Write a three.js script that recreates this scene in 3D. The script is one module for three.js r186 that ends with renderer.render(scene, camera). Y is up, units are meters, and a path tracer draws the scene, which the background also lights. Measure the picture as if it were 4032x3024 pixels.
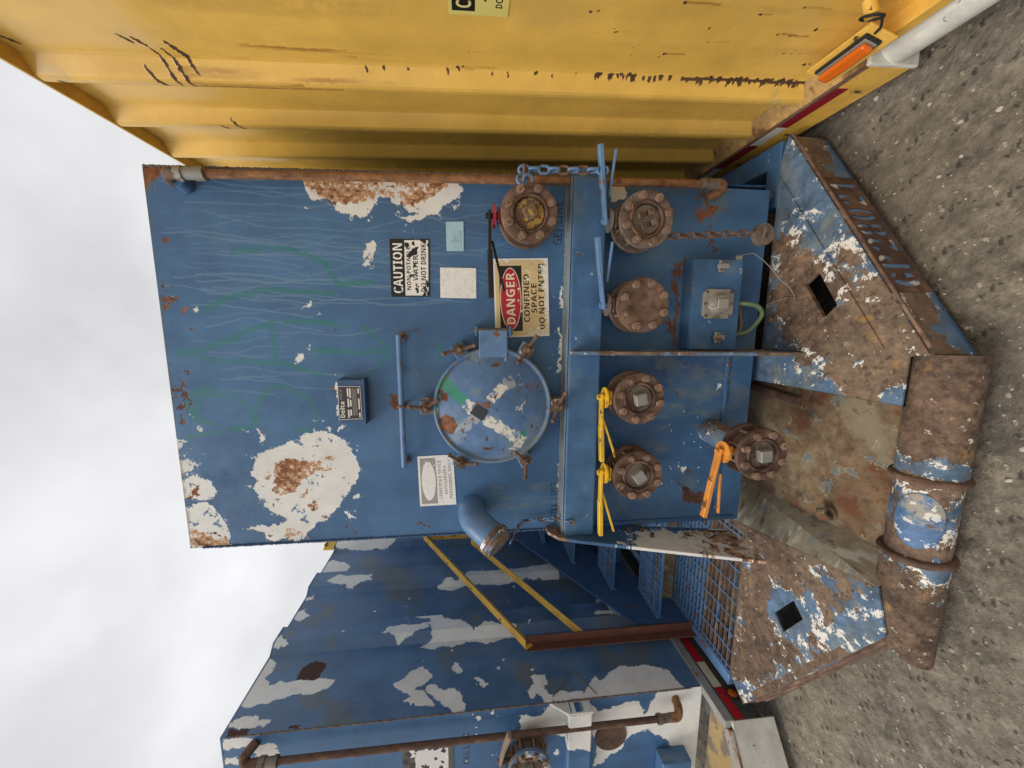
import * as THREE from 'three';
import { mergeGeometries } from 'three/addons/utils/BufferGeometryUtils.js';
import { RoundedBoxGeometry } from 'three/addons/geometries/RoundedBoxGeometry.js';

// ---------------------------------------------------------------- camera, sky, sun, exposure
const scene = new THREE.Scene();
const camera = new THREE.PerspectiveCamera(91.86, 4 / 3, 0.05, 400);
{ // hand-held in portrait, ultra-wide: the picture's top edge points to world right
  const right = new THREE.Vector3(0.989, -0.009, -0.144), up = new THREE.Vector3(-0.007, 0.994, -0.113);
  const back = new THREE.Vector3().crossVectors(right, up).normalize();
  const camUp = right.clone().normalize(), camRight = new THREE.Vector3().crossVectors(camUp, back).normalize();
  camUp.crossVectors(back, camRight);
  camera.matrixAutoUpdate = true;
  camera.quaternion.setFromRotationMatrix(new THREE.Matrix4().makeBasis(camRight, camUp, back));
  camera.position.set(0, 1.7, 1.7);
}
const renderer = new THREE.WebGLRenderer({ antialias: true });
renderer.toneMapping = THREE.LinearToneMapping;
renderer.toneMappingExposure = 1.34;
renderer.shadowMap.enabled = true;
const sun = new THREE.DirectionalLight(0xfff9f0, 1.5);
sun.position.set(-6.2, 10.5, 4); sun.target.position.set(-0.4, 0.8, 0);
sun.castShadow = true; sun.shadow.radius = 60; sun.shadow.mapSize.set(2048, 2048);
Object.assign(sun.shadow.camera, { left: -9, right: 9, top: 9, bottom: -9, near: 1, far: 40 });
scene.add(sun, sun.target);

// ---------------------------------------------------------------- noise
function rng(seed) { let a = seed >>> 0; return () => { a = (a + 0x6d2b79f5) | 0; let t = Math.imul(a ^ (a >>> 15), 1 | a); t = (t + Math.imul(t ^ (t >>> 7), 61 | t)) ^ t; return ((t ^ (t >>> 14)) >>> 0) / 4294967296; }; }
const TS = 512;
function noiseTile(seed, f0, oct, gain = 0.5) {
  const out = new Float32Array(TS * TS), r = rng(seed);
  let amp = 1, tot = 0;
  for (let o = 0, f = f0; o < oct && f <= TS; o++, f *= 2, amp *= gain) {
    const g = new Float32Array(f * f).map(() => r()); tot += amp;
    for (let y = 0; y < TS; y++) {
      const fy = y * f / TS, iy = fy | 0; let ty = fy - iy; ty = ty * ty * (3 - 2 * ty);
      const r0 = (iy % f) * f, r1 = ((iy + 1) % f) * f;
      for (let x = 0; x < TS; x++) {
        const fx = x * f / TS, ix = fx | 0; let tx = fx - ix; tx = tx * tx * (3 - 2 * tx);
        const c0 = ix % f, c1 = (ix + 1) % f;
        const a = g[r0 + c0] + (g[r0 + c1] - g[r0 + c0]) * tx, b = g[r1 + c0] + (g[r1 + c1] - g[r1 + c0]) * tx;
        out[y * TS + x] += (a + (b - a) * ty) * amp;
      }
    }
  }
  let m = 0, v = 0; for (const x of out) m += x; m /= out.length; for (const x of out) v += (x - m) ** 2; v = Math.sqrt(v / out.length);
  for (let i = 0; i < out.length; i++) out[i] = 0.5 + (out[i] - m) / v * 0.17;   // mean 0.5, sd 0.17
  return out;
}
const NA = noiseTile(11, 4, 8, 0.55), NB = noiseTile(23, 4, 8, 0.55), NC = noiseTile(37, 8, 7, 0.75), ND = noiseTile(51, 4, 5, 0.5);
function smp(T, u, v) {
  u = (u - Math.floor(u)) * TS; v = (v - Math.floor(v)) * TS;
  const x = u | 0, y = v | 0, tx = u - x, ty = v - y, x0 = x & 511, x1 = (x + 1) & 511, y0 = (y & 511) * TS, y1 = ((y + 1) & 511) * TS;
  const a = T[y0 + x0] + (T[y0 + x1] - T[y0 + x0]) * tx, b = T[y1 + x0] + (T[y1 + x1] - T[y1 + x0]) * tx;
  return a + (b - a) * ty;
}
const clamp = (x, a = 0, b = 1) => (x < a ? a : x > b ? b : x), sstep = (a, b, x) => { x = clamp((x - a) / (b - a)); return x * x * (3 - 2 * x); };

// ---------------------------------------------------------------- sky: overcast, computed
{
  const W = 1024, H = 512, d = new Float32Array(W * H * 4);
  for (let j = 0; j < H; j++) for (let i = 0; i < W; i++) {
    const el = ((j + 0.5) / H - 0.5) * Math.PI, az = ((i + 0.5) / W - 0.5) * 2 * Math.PI, y = Math.sin(el), k = 1 / (Math.max(y, 0) + 0.35);
    const x = Math.cos(az) * Math.cos(el) * k, z = Math.sin(az) * Math.cos(el) * k;
    const n = smp(NA, x * 0.33 + 0.1, z * 0.33 + 0.63) * 0.65 + smp(NB, x * 0.9 + 0.3, z * 0.9) * 0.35;
    let L = 0.57 + (n - 0.5) * 0.42;
    if (y < 0) L = 0.42;
    d.set([L * 0.985, L * 0.99, L * 1.015, 1], (j * W + i) * 4);
  }
  const t = new THREE.DataTexture(d, W, H, THREE.RGBAFormat, THREE.FloatType);
  t.mapping = THREE.EquirectangularReflectionMapping; t.magFilter = t.minFilter = THREE.LinearFilter; t.wrapS = THREE.RepeatWrapping; t.needsUpdate = true;
  scene.background = t; scene.environment = t;
}

// ---------------------------------------------------------------- textures
// paint(): per-pixel surface -> colour map + one map with height in red and roughness in green
function paint(w, h, W, H, fn, repeat = false) {
  const c = new Uint8Array(w * h * 4), m = new Uint8Array(w * h * 4), o = [0, 0, 0, 0.6, 0.5];
  for (let j = 0; j < h; j++) for (let i = 0; i < w; i++) {
    fn((i + 0.5) / w * W, (j + 0.5) / h * H, o, i, j);
    const k = (j * w + i) * 4;
    c[k] = clamp(o[0], 0, 255); c[k + 1] = clamp(o[1], 0, 255); c[k + 2] = clamp(o[2], 0, 255); c[k + 3] = 255;
    m[k] = clamp(o[4]) * 255; m[k + 1] = clamp(o[3]) * 255; m[k + 3] = 255;
  }
  const mk = (a, srgb) => { const t = new THREE.DataTexture(a, w, h); t.magFilter = t.minFilter = THREE.LinearFilter; t.wrapS = t.wrapT = repeat ? THREE.RepeatWrapping : THREE.ClampToEdgeWrapping; if (repeat) t.repeat.set(1 / W, 1 / H); if (srgb) t.colorSpace = THREE.SRGBColorSpace; t.needsUpdate = true; return t; };
  return { map: mk(c, true), rh: mk(m, false) };
}
function mat(t, { bump = 0.0015, metal = 0, rough = 1 } = {}) { return new THREE.MeshStandardMaterial({ map: t.map, roughnessMap: t.rh, bumpMap: t.rh, bumpScale: bump, roughness: rough, metalness: metal }); }
function plain(hex, rough = 0.6, metal = 0) { return new THREE.MeshStandardMaterial({ color: hex, roughness: rough, metalness: metal }); }
// mask(): drawing in metres (y up) -> sampler
function mask(w, h, x0, y0, W, H, draw) {
  const cv = document.createElement('canvas'); cv.width = w; cv.height = h; const g = cv.getContext('2d');
  g.fillStyle = '#000'; g.fillRect(0, 0, w, h);
  g.setTransform(w / W, 0, 0, -h / H, -x0 * w / W, (y0 + H) * h / H);
  g.fillStyle = g.strokeStyle = '#fff'; g.lineCap = g.lineJoin = 'round'; draw(g);
  const d = g.getImageData(0, 0, w, h).data, a = new Uint8Array(w * h); for (let i = 0; i < a.length; i++) a[i] = d[i * 4];
  return (x, y) => { const i = Math.round((x - x0) / W * w), j = Math.round((y0 + H - y) / H * h); return i < 0 || j < 0 || i >= w || j >= h ? 0 : a[j * w + i] / 255; };
}
const poly = (g, p) => { g.beginPath(); for (let i = 0; i < p.length; i += 2) i ? g.lineTo(p[i], p[i + 1]) : g.moveTo(p[i], p[i + 1]); g.closePath(); g.fill(); };
const line = (g, p, w) => { g.lineWidth = w; g.beginPath(); for (let i = 0; i < p.length; i += 2) i ? g.lineTo(p[i], p[i + 1]) : g.moveTo(p[i], p[i + 1]); g.stroke(); };
const mix = (o, r, g, b, t) => { o[0] += (r - o[0]) * t; o[1] += (g - o[1]) * t; o[2] += (b - o[2]) * t; };

const BLUE = [67, 106, 147];
function blueBase(o, x, y) {
  const n = smp(NA, x * 0.5, y * 0.5), m = smp(NC, x * 0.9 + 0.4, y * 0.9), s = smp(NB, x * 2.3, y * 0.12);
  const k = 1 + (n - 0.5) * 0.2 + (m - 0.5) * 0.14 + (s - 0.5) * 0.16;
  o[0] = BLUE[0] * k; o[1] = BLUE[1] * k; o[2] = BLUE[2] * (k * 0.8 + 0.2); o[3] = 0.42 + (m - 0.5) * 0.25 + (n - 0.5) * 0.2; o[4] = 0.62 + (m - 0.5) * 0.05;
}
function primerCol(o, x, y) { const n = smp(NC, x * 1.3, y * 1.3), m = smp(NA, x * 1.1, y * 1.1); const k = 1 + (n - 0.5) * 0.08 + (m - 0.5) * 0.06; o[0] = 230 * k; o[1] = 229 * k; o[2] = 224 * k; o[3] = 0.75; o[4] = 0.36; }
function rustCol(o, x, y, t = 1) { const n = smp(NC, x * 2.1 + 0.2, y * 2.1), m = smp(NA, x * 1.7, y * 1.7 + 0.3); const k = 0.72 + n * 0.6; mix(o, (88 + 50 * m) * k, (58 + 26 * m) * k, (42 + 10 * m) * k, t); o[3] += (0.9 - o[3]) * t; o[4] += (0.3 + n * 0.35 - o[4]) * t; }

// main tank face -------------------------------------------------
const FP = [
  [-0.495,2.480,-0.459,2.437,-0.457,2.368,-0.477,2.308,-0.486,2.270,-0.524,2.252,-0.562,2.236,-0.586,2.216,-0.647,2.207,-0.701,2.215,-0.754,2.260,-0.807,2.299,-0.844,2.351,-0.874,2.378,-0.888,2.414,-0.915,2.423,-0.945,2.461,-0.970,2.505,-0.972,2.547,-0.970,2.623,-0.930,2.641,-0.903,2.707,-0.890,2.665,-0.892,2.617,-0.876,2.553,-0.877,2.536,-0.840,2.564,-0.824,2.591,-0.806,2.630,-0.786,2.652,-0.744,2.651,-0.706,2.668,-0.668,2.655,-0.630,2.678,-0.601,2.656,-0.564,2.646,-0.543,2.611,-0.533,2.577,-0.515,2.555,-0.509,2.515],
  [0.604,2.369,0.559,2.366,0.517,2.331,0.526,2.268,0.477,2.233,0.476,2.181,0.478,2.217,0.465,2.141,0.495,2.100,0.534,2.073,0.555,2.033,0.518,2.008,0.506,1.989,0.545,1.974,0.495,1.956,0.503,1.923,0.516,1.909,0.491,1.903,0.468,1.984,0.457,1.944,0.469,1.877,0.480,1.836,0.514,1.809,0.548,1.761,0.582,1.726,0.660,1.722,0.660,2.36],
  [-0.678,2.968,-0.650,2.936,-0.637,2.889,-0.676,2.835,-0.715,2.812,-0.759,2.823,-0.760,2.896,-0.746,2.946,-0.716,2.966],
  [-0.572,2.966,-0.566,2.920,-0.593,2.891,-0.621,2.913,-0.620,2.962], [-0.489,2.963,-0.483,2.918,-0.505,2.920,-0.526,2.964],
  [-0.806,2.966,-0.778,2.911,-0.769,2.864,-0.789,2.833,-0.836,2.811,-0.867,2.804,-0.899,2.787,-0.952,2.787,-0.987,2.80,-0.99,2.964,-0.851,2.969],
  [0.257,2.127,0.281,2.100,0.268,2.107], [0.082,2.402,0.123,2.370,0.116,2.358,0.096,2.379], [-0.158,2.458,-0.112,2.432,-0.109,2.406,-0.130,2.404,-0.144,2.431],
  [-0.448,2.303,-0.426,2.277,-0.426,2.257,-0.445,2.275,-0.452,2.293], [0.080,2.832,0.089,2.819,0.077,2.805,0.057,2.816], [-0.427,2.880,-0.417,2.860,-0.431,2.845,-0.445,2.863],
  [-0.433,2.635,-0.436,2.622,-0.484,2.609,-0.495,2.627], [-0.771,2.240,-0.761,2.193,-0.776,2.204,-0.783,2.233], [-0.847,2.290,-0.840,2.276,-0.874,2.245,-0.877,2.267],
  [-0.258,2.305,-0.280,2.283,-0.323,2.289,-0.381,2.295,-0.396,2.283,-0.237,2.267,-0.233,2.287], [0.267,2.147,0.313,2.142,0.359,2.120,0.373,2.099,0.354,2.086,0.314,2.099,0.274,2.120],
  [0.194,1.282,0.187,1.272,0.105,1.274,0.104,1.289], [0.013,1.284,0.010,1.272,-0.199,1.267,-0.199,1.287,-0.094,1.284], [-0.649,1.272,-0.650,1.258,-0.765,1.258,-0.765,1.272]];
const FR = [
  [-0.597,2.555,-0.576,2.513,-0.574,2.465,-0.594,2.425,-0.580,2.376,-0.612,2.337,-0.642,2.346,-0.625,2.386,-0.655,2.416,-0.661,2.444,-0.706,2.481,-0.735,2.525,-0.725,2.565,-0.686,2.589,-0.634,2.571],
  [-0.752,2.478,-0.730,2.449,-0.708,2.426,-0.746,2.436,-0.776,2.473], [-0.558,2.368,-0.567,2.327,-0.590,2.318,-0.581,2.356], [-0.80,2.44,-0.77,2.40,-0.79,2.38,-0.82,2.43], [-0.66,2.60,-0.63,2.59,-0.65,2.63], [-0.86,2.41,-0.83,2.37,-0.85,2.36], [-0.915,2.52,-0.95,2.47,-0.965,2.56,-0.93,2.56],
  [0.605,2.366,0.559,2.360,0.555,2.304,0.508,2.256,0.498,2.187,0.511,2.171,0.533,2.105,0.547,2.072,0.562,2.020,0.538,1.988,0.534,1.928,0.556,1.875,0.584,1.821,0.612,1.780,0.65,1.780,0.65,2.35],
  [-0.99,2.951,-0.897,2.957,-0.909,2.882,-0.937,2.858,-0.945,2.792,-0.99,2.791], [0.094,2.954,0.120,2.930,0.124,2.881,0.095,2.915,0.084,2.956], [0.184,2.901,0.178,2.881,0.162,2.889], [0.155,2.952,0.155,2.923,0.142,2.933],
  [-0.334,2.945,-0.328,2.907,-0.356,2.922,-0.348,2.957], [-0.401,2.934,-0.398,2.911,-0.422,2.924], [-0.224,2.914,-0.224,2.905,-0.300,2.894,-0.370,2.886,-0.402,2.883,-0.314,2.899,-0.272,2.913], [0.082,2.886,0.076,2.872,0.050,2.871,0.056,2.886],
  [-0.70,2.90,-0.69,2.87,-0.745,2.89,-0.75,2.93], [-0.447,2.636,-0.455,2.617,-0.484,2.619], [-0.308,2.052,-0.305,2.013,-0.357,2.022,-0.356,2.051], [-0.245,2.30,-0.262,2.285,-0.30,2.29,-0.26,2.31], [0.35,2.92,0.37,2.90,0.33,2.89], [0.52,2.96,0.66,2.96,0.66,2.90,0.6,2.87,0.57,2.90]];
const FG = [[-0.109,2.895,-0.089,2.807,-0.055,2.716,-0.007,2.623,0.020,2.532,0.031,2.435,0.029,2.337,0.013,2.219], [-0.109,2.895,-0.129,2.811,-0.143,2.712,-0.140,2.610,-0.150,2.526,-0.161,2.449,-0.186,2.384,-0.200,2.345], [0.020,2.526,-0.054,2.528,-0.137,2.525],
  [-0.092,2.358,-0.098,2.265,-0.109,2.178,-0.095,2.103,-0.102,2.055], [0.010,2.152,-0.046,2.100,-0.095,2.054], [-0.202,2.138,-0.152,2.098,-0.102,2.048], [-0.385,2.869,-0.321,2.894,-0.280,2.877,-0.256,2.824,-0.257,2.761,-0.282,2.699,-0.332,2.665,-0.375,2.643,-0.418,2.633],
  [-0.418,2.620,-0.361,2.629,-0.290,2.596,-0.255,2.554,-0.249,2.501,-0.278,2.437,-0.336,2.388,-0.409,2.379,-0.452,2.409,-0.444,2.469], [-0.462,2.909,-0.457,2.832,-0.438,2.733,-0.429,2.648], [-0.392,2.863,-0.407,2.814], [0.064,2.803,0.111,2.712,0.145,2.616,0.160,2.521,0.152,2.394,0.148,2.278],
  [0.300,2.352,0.269,2.303,0.218,2.267,0.185,2.256,0.193,2.196,0.198,2.117], [-0.066,1.830,-0.131,1.831], [-0.371,2.867,-0.273,2.832,-0.281,2.788,-0.295,2.739], [0.304,2.657,0.317,2.564,0.327,2.439,0.306,2.377,0.263,2.284]];
function drips(g, r, x0, x1, y1, n, len) {
  for (let i = 0; i < n; i++) {
    let x = x0 + (x1 - x0) * r(), y = y1 - r() * 0.25; const e = y - len * (0.25 + 0.75 * r()), p = [x, y]; let v = 0;
    while (y > e) { y -= 0.018; v = v * 0.8 + (r() - 0.5) * 0.006; x += v; p.push(x, y); }
    g.globalAlpha = 0.35 + 0.5 * r(); line(g, p, 0.0035 + r() * 0.0045);
  }
  g.globalAlpha = 1;
}
const FX0 = -1.0, FY0 = 1.2, FW = 1.7, FH = 1.78;
const faceTex = (() => {
  const s = 640, w = Math.round(FW * s), h = Math.round(FH * s), M = (d) => mask(w, h, FX0, FY0, FW, FH, d), r = rng(5);
  const mp = M((g) => FP.forEach((p) => poly(g, p))), mr = M((g) => FR.forEach((p) => poly(g, p)));
  const mg = M((g) => FG.forEach((p) => line(g, p, 0.022))), mg2 = M((g) => FG.forEach((p, i) => i % 3 === 0 && line(g, p.slice(0, p.length >> 1), 0.034)));
  const md = M((g) => { drips(g, r, 0.12, 0.6, 2.93, 38, 1.35); drips(g, r, -0.35, 0.15, 2.9, 14, 0.7); drips(g, r, -0.2, 0.5, 1.75, 8, 0.3); });
  const mt = M((g) => { const txt = (s, x, y, ht, wd) => { g.save(); g.translate(x, y); g.font = '100px sans-serif'; const q = ht * 1.38 / 100; g.scale(wd / g.measureText(s).width, -q); g.fillText(s, 0, 0); g.restore(); };
    txt('GEL LINE', 0.376, 1.284, 0.038, 0.187); txt('FILL LINE', -0.924, 1.269, 0.037, 0.187); });
  const mst = M((g) => { g.globalAlpha = 0.8; for (let i = 0; i < 16; i++) { const x = -0.86 + r() * 0.12; line(g, [x, 1.60, x + 0.004, 1.60 - 0.15 - r() * 0.2], 0.012); } });
  return paint(w, h, FW, FH, (u, v, o) => {
    const x = u + FX0, y = v + FY0;
    blueBase(o, x, y);
    const a = smp(NC, x * 1.6, y * 1.6) - 0.5, b = smp(NC, x * 1.6 + 0.5, y * 1.6 + 0.2) - 0.5, f = smp(NB, x * 4, y * 4);
    const d = md(x, y); if (d > 0) mix(o, 128, 152, 174, d * 0.55);
    const gr = Math.max(mg(x + a * 0.012, y + b * 0.012) * sstep(0.08, 0.4, f), mg2(x + a * 0.012, y + b * 0.012) * 0.7) * (0.35 + 0.4 * smp(NA, x, y)); if (gr > 0) mix(o, 44, 126, 108, gr * 0.85);
    if (mst(x, y) > 0) mix(o, 150, 140, 96, 0.28 * mst(x, y) * sstep(0.3, 0.7, f));
    const t = mt(x, y); if (t > 0 && smp(NC, x * 3.3, y * 3.3) > 0.3) mix(o, 22, 28, 40, t * 0.9);
    // dirt fan of fine mottling
    const dirt = sstep(0.62, 0.95, smp(NA, x * 0.8 + 0.3, y * 0.8 + 0.7)); mix(o, 120, 124, 120, dirt * 0.16);
    const a2 = (smp(NC, x * 5 + 0.2, y * 5) - 0.5) * 0.016, b2 = (smp(NC, x * 5, y * 5 + 0.6) - 0.5) * 0.016;
    if (mp(x + a * 0.03 + a2, y + b * 0.03 + b2) > 0.5) primerCol(o, x, y);
    else if (mp(x + a * 0.03 + a2 + 0.003, y + b * 0.03 + b2 + 0.003) > 0.5) { o[4] = 0.75; mix(o, 50, 88, 134, 0.4); }
    { const hal = smp(NC, x * 2.7 + 0.6, y * 2.7 + 0.1), far = mp(x + a * 0.16 + a2 * 3, y + b * 0.16 + b2 * 3) > 0.5; if (far && o[4] > 0.45 && hal > 0.68) primerCol(o, x, y); else if (o[4] < 0.45 && hal < 0.2) { blueBase(o, x, y); mix(o, 150, 160, 170, 0.25); } }
    o[4] += (smp(ND, x * 0.5, y * 0.5) - 0.5) * 0.5;
    const rm = mr(x + a * 0.06, y + b * 0.06); if (rm > 0.5) { const gr2 = smp(NC, x * 7.3, y * 7.3), cr = smp(NA, x * 2.1 + 0.3, y * 2.1), bare = o[4] > 0.45; if (bare || gr2 * 0.6 + cr * 0.4 > 0.4) { mix(o, 186, 128, 78, bare ? 1 : 0.75); rustCol(o, x, y, bare ? 0.9 : sstep(0.5, 0.72, gr2 * 0.55 + cr * 0.45) * 0.85); } o[3] = 0.9; }
    // pinholes and chips
    const c = smp(NB, x * 3.1 + 0.77, y * 3.1), c2 = smp(NC, x * 1.1 + 0.13, y * 1.1 + 0.9), edge = sstep(0.1, 0, Math.min(2.955 - y, 0.66 - x, x + 0.985)) * 0.12;
    if (c + edge > 0.985 || c2 + edge * 1.4 > 1.0) rustCol(o, x, y, 0.9); else if (c < 0.045) primerCol(o, x, y);
    if (y > 2.93) { const q = sstep(2.93, 2.965, y + a * 0.03); if (q > 0.3) mix(o, 96, 88, 76, 0.5 * q); }
  });
})();
const faceMat = mat(faceTex, { bump: 0.004 });

// lower wall -----------------------------------------------------
const LX0 = -1.1, LY0 = 0.2, LW = 1.8, LH = 1.0;
const lowTex = (() => {
  const s = 512, w = Math.round(LW * s), h = Math.round(LH * s), M = (d) => mask(w, h, LX0, LY0, LW, LH, d), r = rng(8);
  const mr = M((g) => { line(g, [-0.06, 0.70, 0.30, 0.715, 0.34, 0.69], 0.022); line(g, [0.02, 0.72, 0.05, 0.76], 0.02); line(g, [0.63, 0.59, 0.52, 0.565, 0.36, 0.545], 0.012); line(g, [0.55, 0.62, 0.58, 0.55], 0.05); poly(g, [-0.88, 0.57, -0.8, 0.62, -0.83, 0.46, -0.9, 0.44]); poly(g, [-0.74, 0.60, -0.70, 0.59, -0.72, 0.55]); poly(g, [-0.45, 1.09, -0.1, 1.1, -0.1, 1.08]); });
  const mp = M((g) => { poly(g, [0.60, 0.98, 0.66, 0.99, 0.66, 1.06, 0.58, 1.05]); poly(g, [-0.73, 0.61, -0.69, 0.62, -0.69, 0.585]); for (let i = 0; i < 22; i++) { const x = -0.85 + r() * 0.5, y = 0.5 + r() * 0.25; poly(g, [x, y, x + 0.012, y + 0.003, x + 0.01, y - 0.004]); } poly(g, [-0.3, 0.46, -0.26, 0.46, -0.27, 0.43]); });
  const mst = M((g) => { g.globalAlpha = 0.5; for (let i = 0; i < 30; i++) { const x = -0.6 + r() * 0.5, y = 0.9 - r() * 0.2; line(g, [x, y, x + 0.01, y - 0.2 - r() * 0.3], 0.02 + r() * 0.03); } });
  return paint(w, h, LW, LH, (u, v, o) => {
    const x = u + LX0, y = v + LY0; blueBase(o, x + 0.3, y + 0.6);
    const a = smp(NC, x * 1.6, y * 1.6) - 0.5, b = smp(NC, x * 1.6 + 0.5, y * 1.6 + 0.2) - 0.5, f = smp(NA, x * 2.2, y * 1.2);
    mix(o, 138, 140, 128, mst(x + a * 0.05, y + b * 0.05) * 0.55 * sstep(0.4, 0.7, f));
    const low = sstep(0.45, 0.75, smp(NA, x * 0.9 + 0.2, y * 0.9)); mix(o, 140, 134, 116, low * 0.35 * sstep(0.35, 0.6, f));
    if (mp(x + a * 0.03, y + b * 0.03) > 0.5) primerCol(o, x, y);
    if (mr(x + a * 0.07, y + b * 0.07) > 0.5) rustCol(o, x, y, 0.92);
    const c = smp(NB, x * 3.1 + 0.77, y * 3.1), c2 = smp(NC, x * 1.3 + 0.33, y * 1.3 + 0.2);
    if (c > 0.94 || c2 > 0.97) rustCol(o, x, y, 0.9); else if (c < 0.035) primerCol(o, x, y);
  });
})();
const lowMat = mat(lowTex, { bump: 0.0025 });

// tiling materials (uv in metres) --------------------------------
const chipTex = paint(768, 768, 1.5, 1.5, (x, y, o) => { // lightly chipped blue
  const u = x / 1.5, v = y / 1.5; const n = smp(NA, u * 2, v * 2), m = smp(NC, u * 2 + 0.4, v * 2), k = 1 + (n - 0.5) * 0.22 + (m - 0.5) * 0.16;
  o[0] = BLUE[0] * k; o[1] = BLUE[1] * k; o[2] = BLUE[2] * k; o[3] = 0.5 + (m - 0.5) * 0.3; o[4] = 0.62;
  mix(o, 136, 132, 116, sstep(0.55, 0.9, n) * 0.35);
  const c = smp(NB, u * 4, v * 4) * 0.7 + smp(NC, u * 3, v * 3) * 0.3; if (c > 0.80) { o[4] = 0.4; rustCol(o, u * 4, v * 4, 0.92); } else if (c > 0.775 && m > 0.5) { o[0] = 214; o[1] = 212; o[2] = 204; o[3] = 0.75; o[4] = 0.5; }
}, true);
const chipMat = mat(chipTex, { bump: 0.002 });
function wornTex(rustT, seedU, dust) { // heavily worn: blue over white over rust
  return paint(1024, 1024, 1.4, 1.4, (x, y, o) => {
    const u = x / 1.4 + seedU, v = y / 1.4; const n = smp(NA, u * 2, v * 2) * 0.45 + smp(NB, u * 4 + 0.3, v * 4) * 0.3 + smp(NC, u * 4, v * 4) * 0.25, m = smp(NC, u * 3 + 0.4, v * 3), q = smp(ND, u * 2 + 0.2, v * 2 + 0.6);
    const k = 1 + (m - 0.5) * 0.3; o[0] = 92 * k; o[1] = 120 * k; o[2] = 152 * k; o[3] = 0.62; o[4] = 0.72;
    mix(o, 150, 140, 118, sstep(0.45, 0.85, smp(NA, u * 3 + 0.6, v * 3)) * dust);
    const t = n + (q - 0.5) * 0.35 + (smp(NC, u * 9 + 0.7, v * 9) - 0.5) * 0.07, wn = smp(NB, u * 2, v * 2 + 0.5) * 0.6 + smp(NC, u * 5 + 0.3, v * 5) * 0.4;
    const wide = 0.16 * sstep(0.55, 0.78, wn);
    if (t > rustT + wide * 0.35) { o[4] = 0.34 + 0.25 * m; const kk = 0.72 + m * 0.5, h = smp(NB, u * 2 + 0.1, v * 2 + 0.8), g2 = smp(NC, u * 10, v * 10); o[0] = (104 + 34 * h) * kk; o[1] = (86 + 28 * h) * kk; o[2] = (72 + 24 * h) * kk; o[3] = 0.92; mix(o, 64, 46, 38, sstep(0.6, 0.85, g2) * 0.45); mix(o, 164, 150, 126, sstep(0.5, 0.9, q) * 0.5 * dust + sstep(0.3, 0.12, g2) * 0.3); if (smp(NC, u * 6 + 0.9, v * 6) > 0.93) { o[0] = 214; o[1] = 208; o[2] = 196; } }
    else if (t > rustT - wide * 0.65) { o[0] = 224; o[1] = 221; o[2] = 212; o[3] = 0.78; o[4] = 0.58; }
  }, true);
}
const wornMat = mat(wornTex(0.50, 0.0, 0.5), { bump: 0.003 }), wornRustMat = mat(wornTex(0.42, 0.37, 0.45), { bump: 0.003 });
// worn deck plates: field(x, z) says how far gone the paint is (0 painted .. 1 bare), from the photograph
function deckMat(x0, z0, W, H, field) {
  const p = 620, t = paint(Math.round(W * p), Math.round(H * p), W, H, (u, v, o) => {
    const x = u + x0, z = v + z0, n = smp(NA, x * 1.1, z * 1.1) * 0.35 + smp(NB, x * 2.6 + 0.3, z * 2.6) * 0.3 + smp(NC, x * 2.2, z * 2.2) * 0.35, m = smp(NC, x * 2 + 0.4, z * 2), f = smp(NC, x * 6, z * 6), q = smp(ND, x * 1.1, z * 1.1), [bare, whit, dust] = field(x, z);
    const k = 0.92 + (m - 0.5) * 0.4 + (f - 0.5) * 0.15; o[0] = 96 * k; o[1] = 122 * k; o[2] = 150 * k; o[3] = 0.62; o[4] = 0.72;
    mix(o, 148, 140, 120, clamp(sstep(0.35, 0.8, smp(NA, x * 1.6 + 0.6, z * 1.6)) * dust + (f > 0.72 ? 0.3 : 0) * dust));
    const tt = n + (f - 0.5) * 0.12, T = 0.88 - bare * 0.6, wide = whit * 0.24 * sstep(0.5, 0.74, smp(NB, x * 2.9, z * 2.9 + 0.5) * 0.5 + smp(NC, x * 5.2 + 0.3, z * 5.2) * 0.5);
    if (tt > T + wide * 0.3) { const kk = 0.66 + m * 0.42 + (f - 0.5) * 0.4, h = smp(NB, x * 1.2 + 0.1, z * 1.2 + 0.8); o[0] = (108 + 30 * h) * kk; o[1] = (88 + 24 * h) * kk; o[2] = (72 + 20 * h) * kk; o[3] = 0.92; o[4] = 0.3 + 0.3 * f; mix(o, 172, 156, 130, sstep(0.4, 0.85, q) * 0.55 * dust); mix(o, 186, 140, 74, sstep(0.8, 1, smp(NA, x * 2.3, z * 2.3 + 0.2)) * 0.5); mix(o, 58, 42, 36, sstep(0.62, 0.85, smp(NC, x * 4.4 + 0.5, z * 4.4)) * 0.5); if (smp(NC, x * 3.6 + 0.9, z * 3.6) > 0.9) mix(o, 214, 208, 196, 0.85); }
    else if (tt > T - wide) { const kk = 0.94 + 0.12 * m; o[0] = 230 * kk; o[1] = 226 * kk; o[2] = 216 * kk; o[3] = 0.78; o[4] = 0.55; }
    else if (smp(NB, x * 5 + 0.2, z * 5) > 0.9) { mix(o, 120, 90, 70, 0.85); o[4] = 0.5; }
  });
  return mat(t, { bump: 0.004 });
}
const tubeMat = deckMat(-1.2, -0.3, 1.2, 0.6, (x, a) => { const d1 = Math.abs(x + 0.46), d2 = Math.abs(x + 0.81), mid = Math.abs(x + 0.63); return [clamp(0.97 - 0.42 * sstep(0.07, 0.0, d1) - 0.4 * sstep(0.09, 0.0, d2) - 0.3 * sstep(0.15, 0.08, mid)), 0.55 + 0.4 * sstep(0.2, 0.05, mid), x < -0.85 ? 0.8 : 0.35]; });
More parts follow.
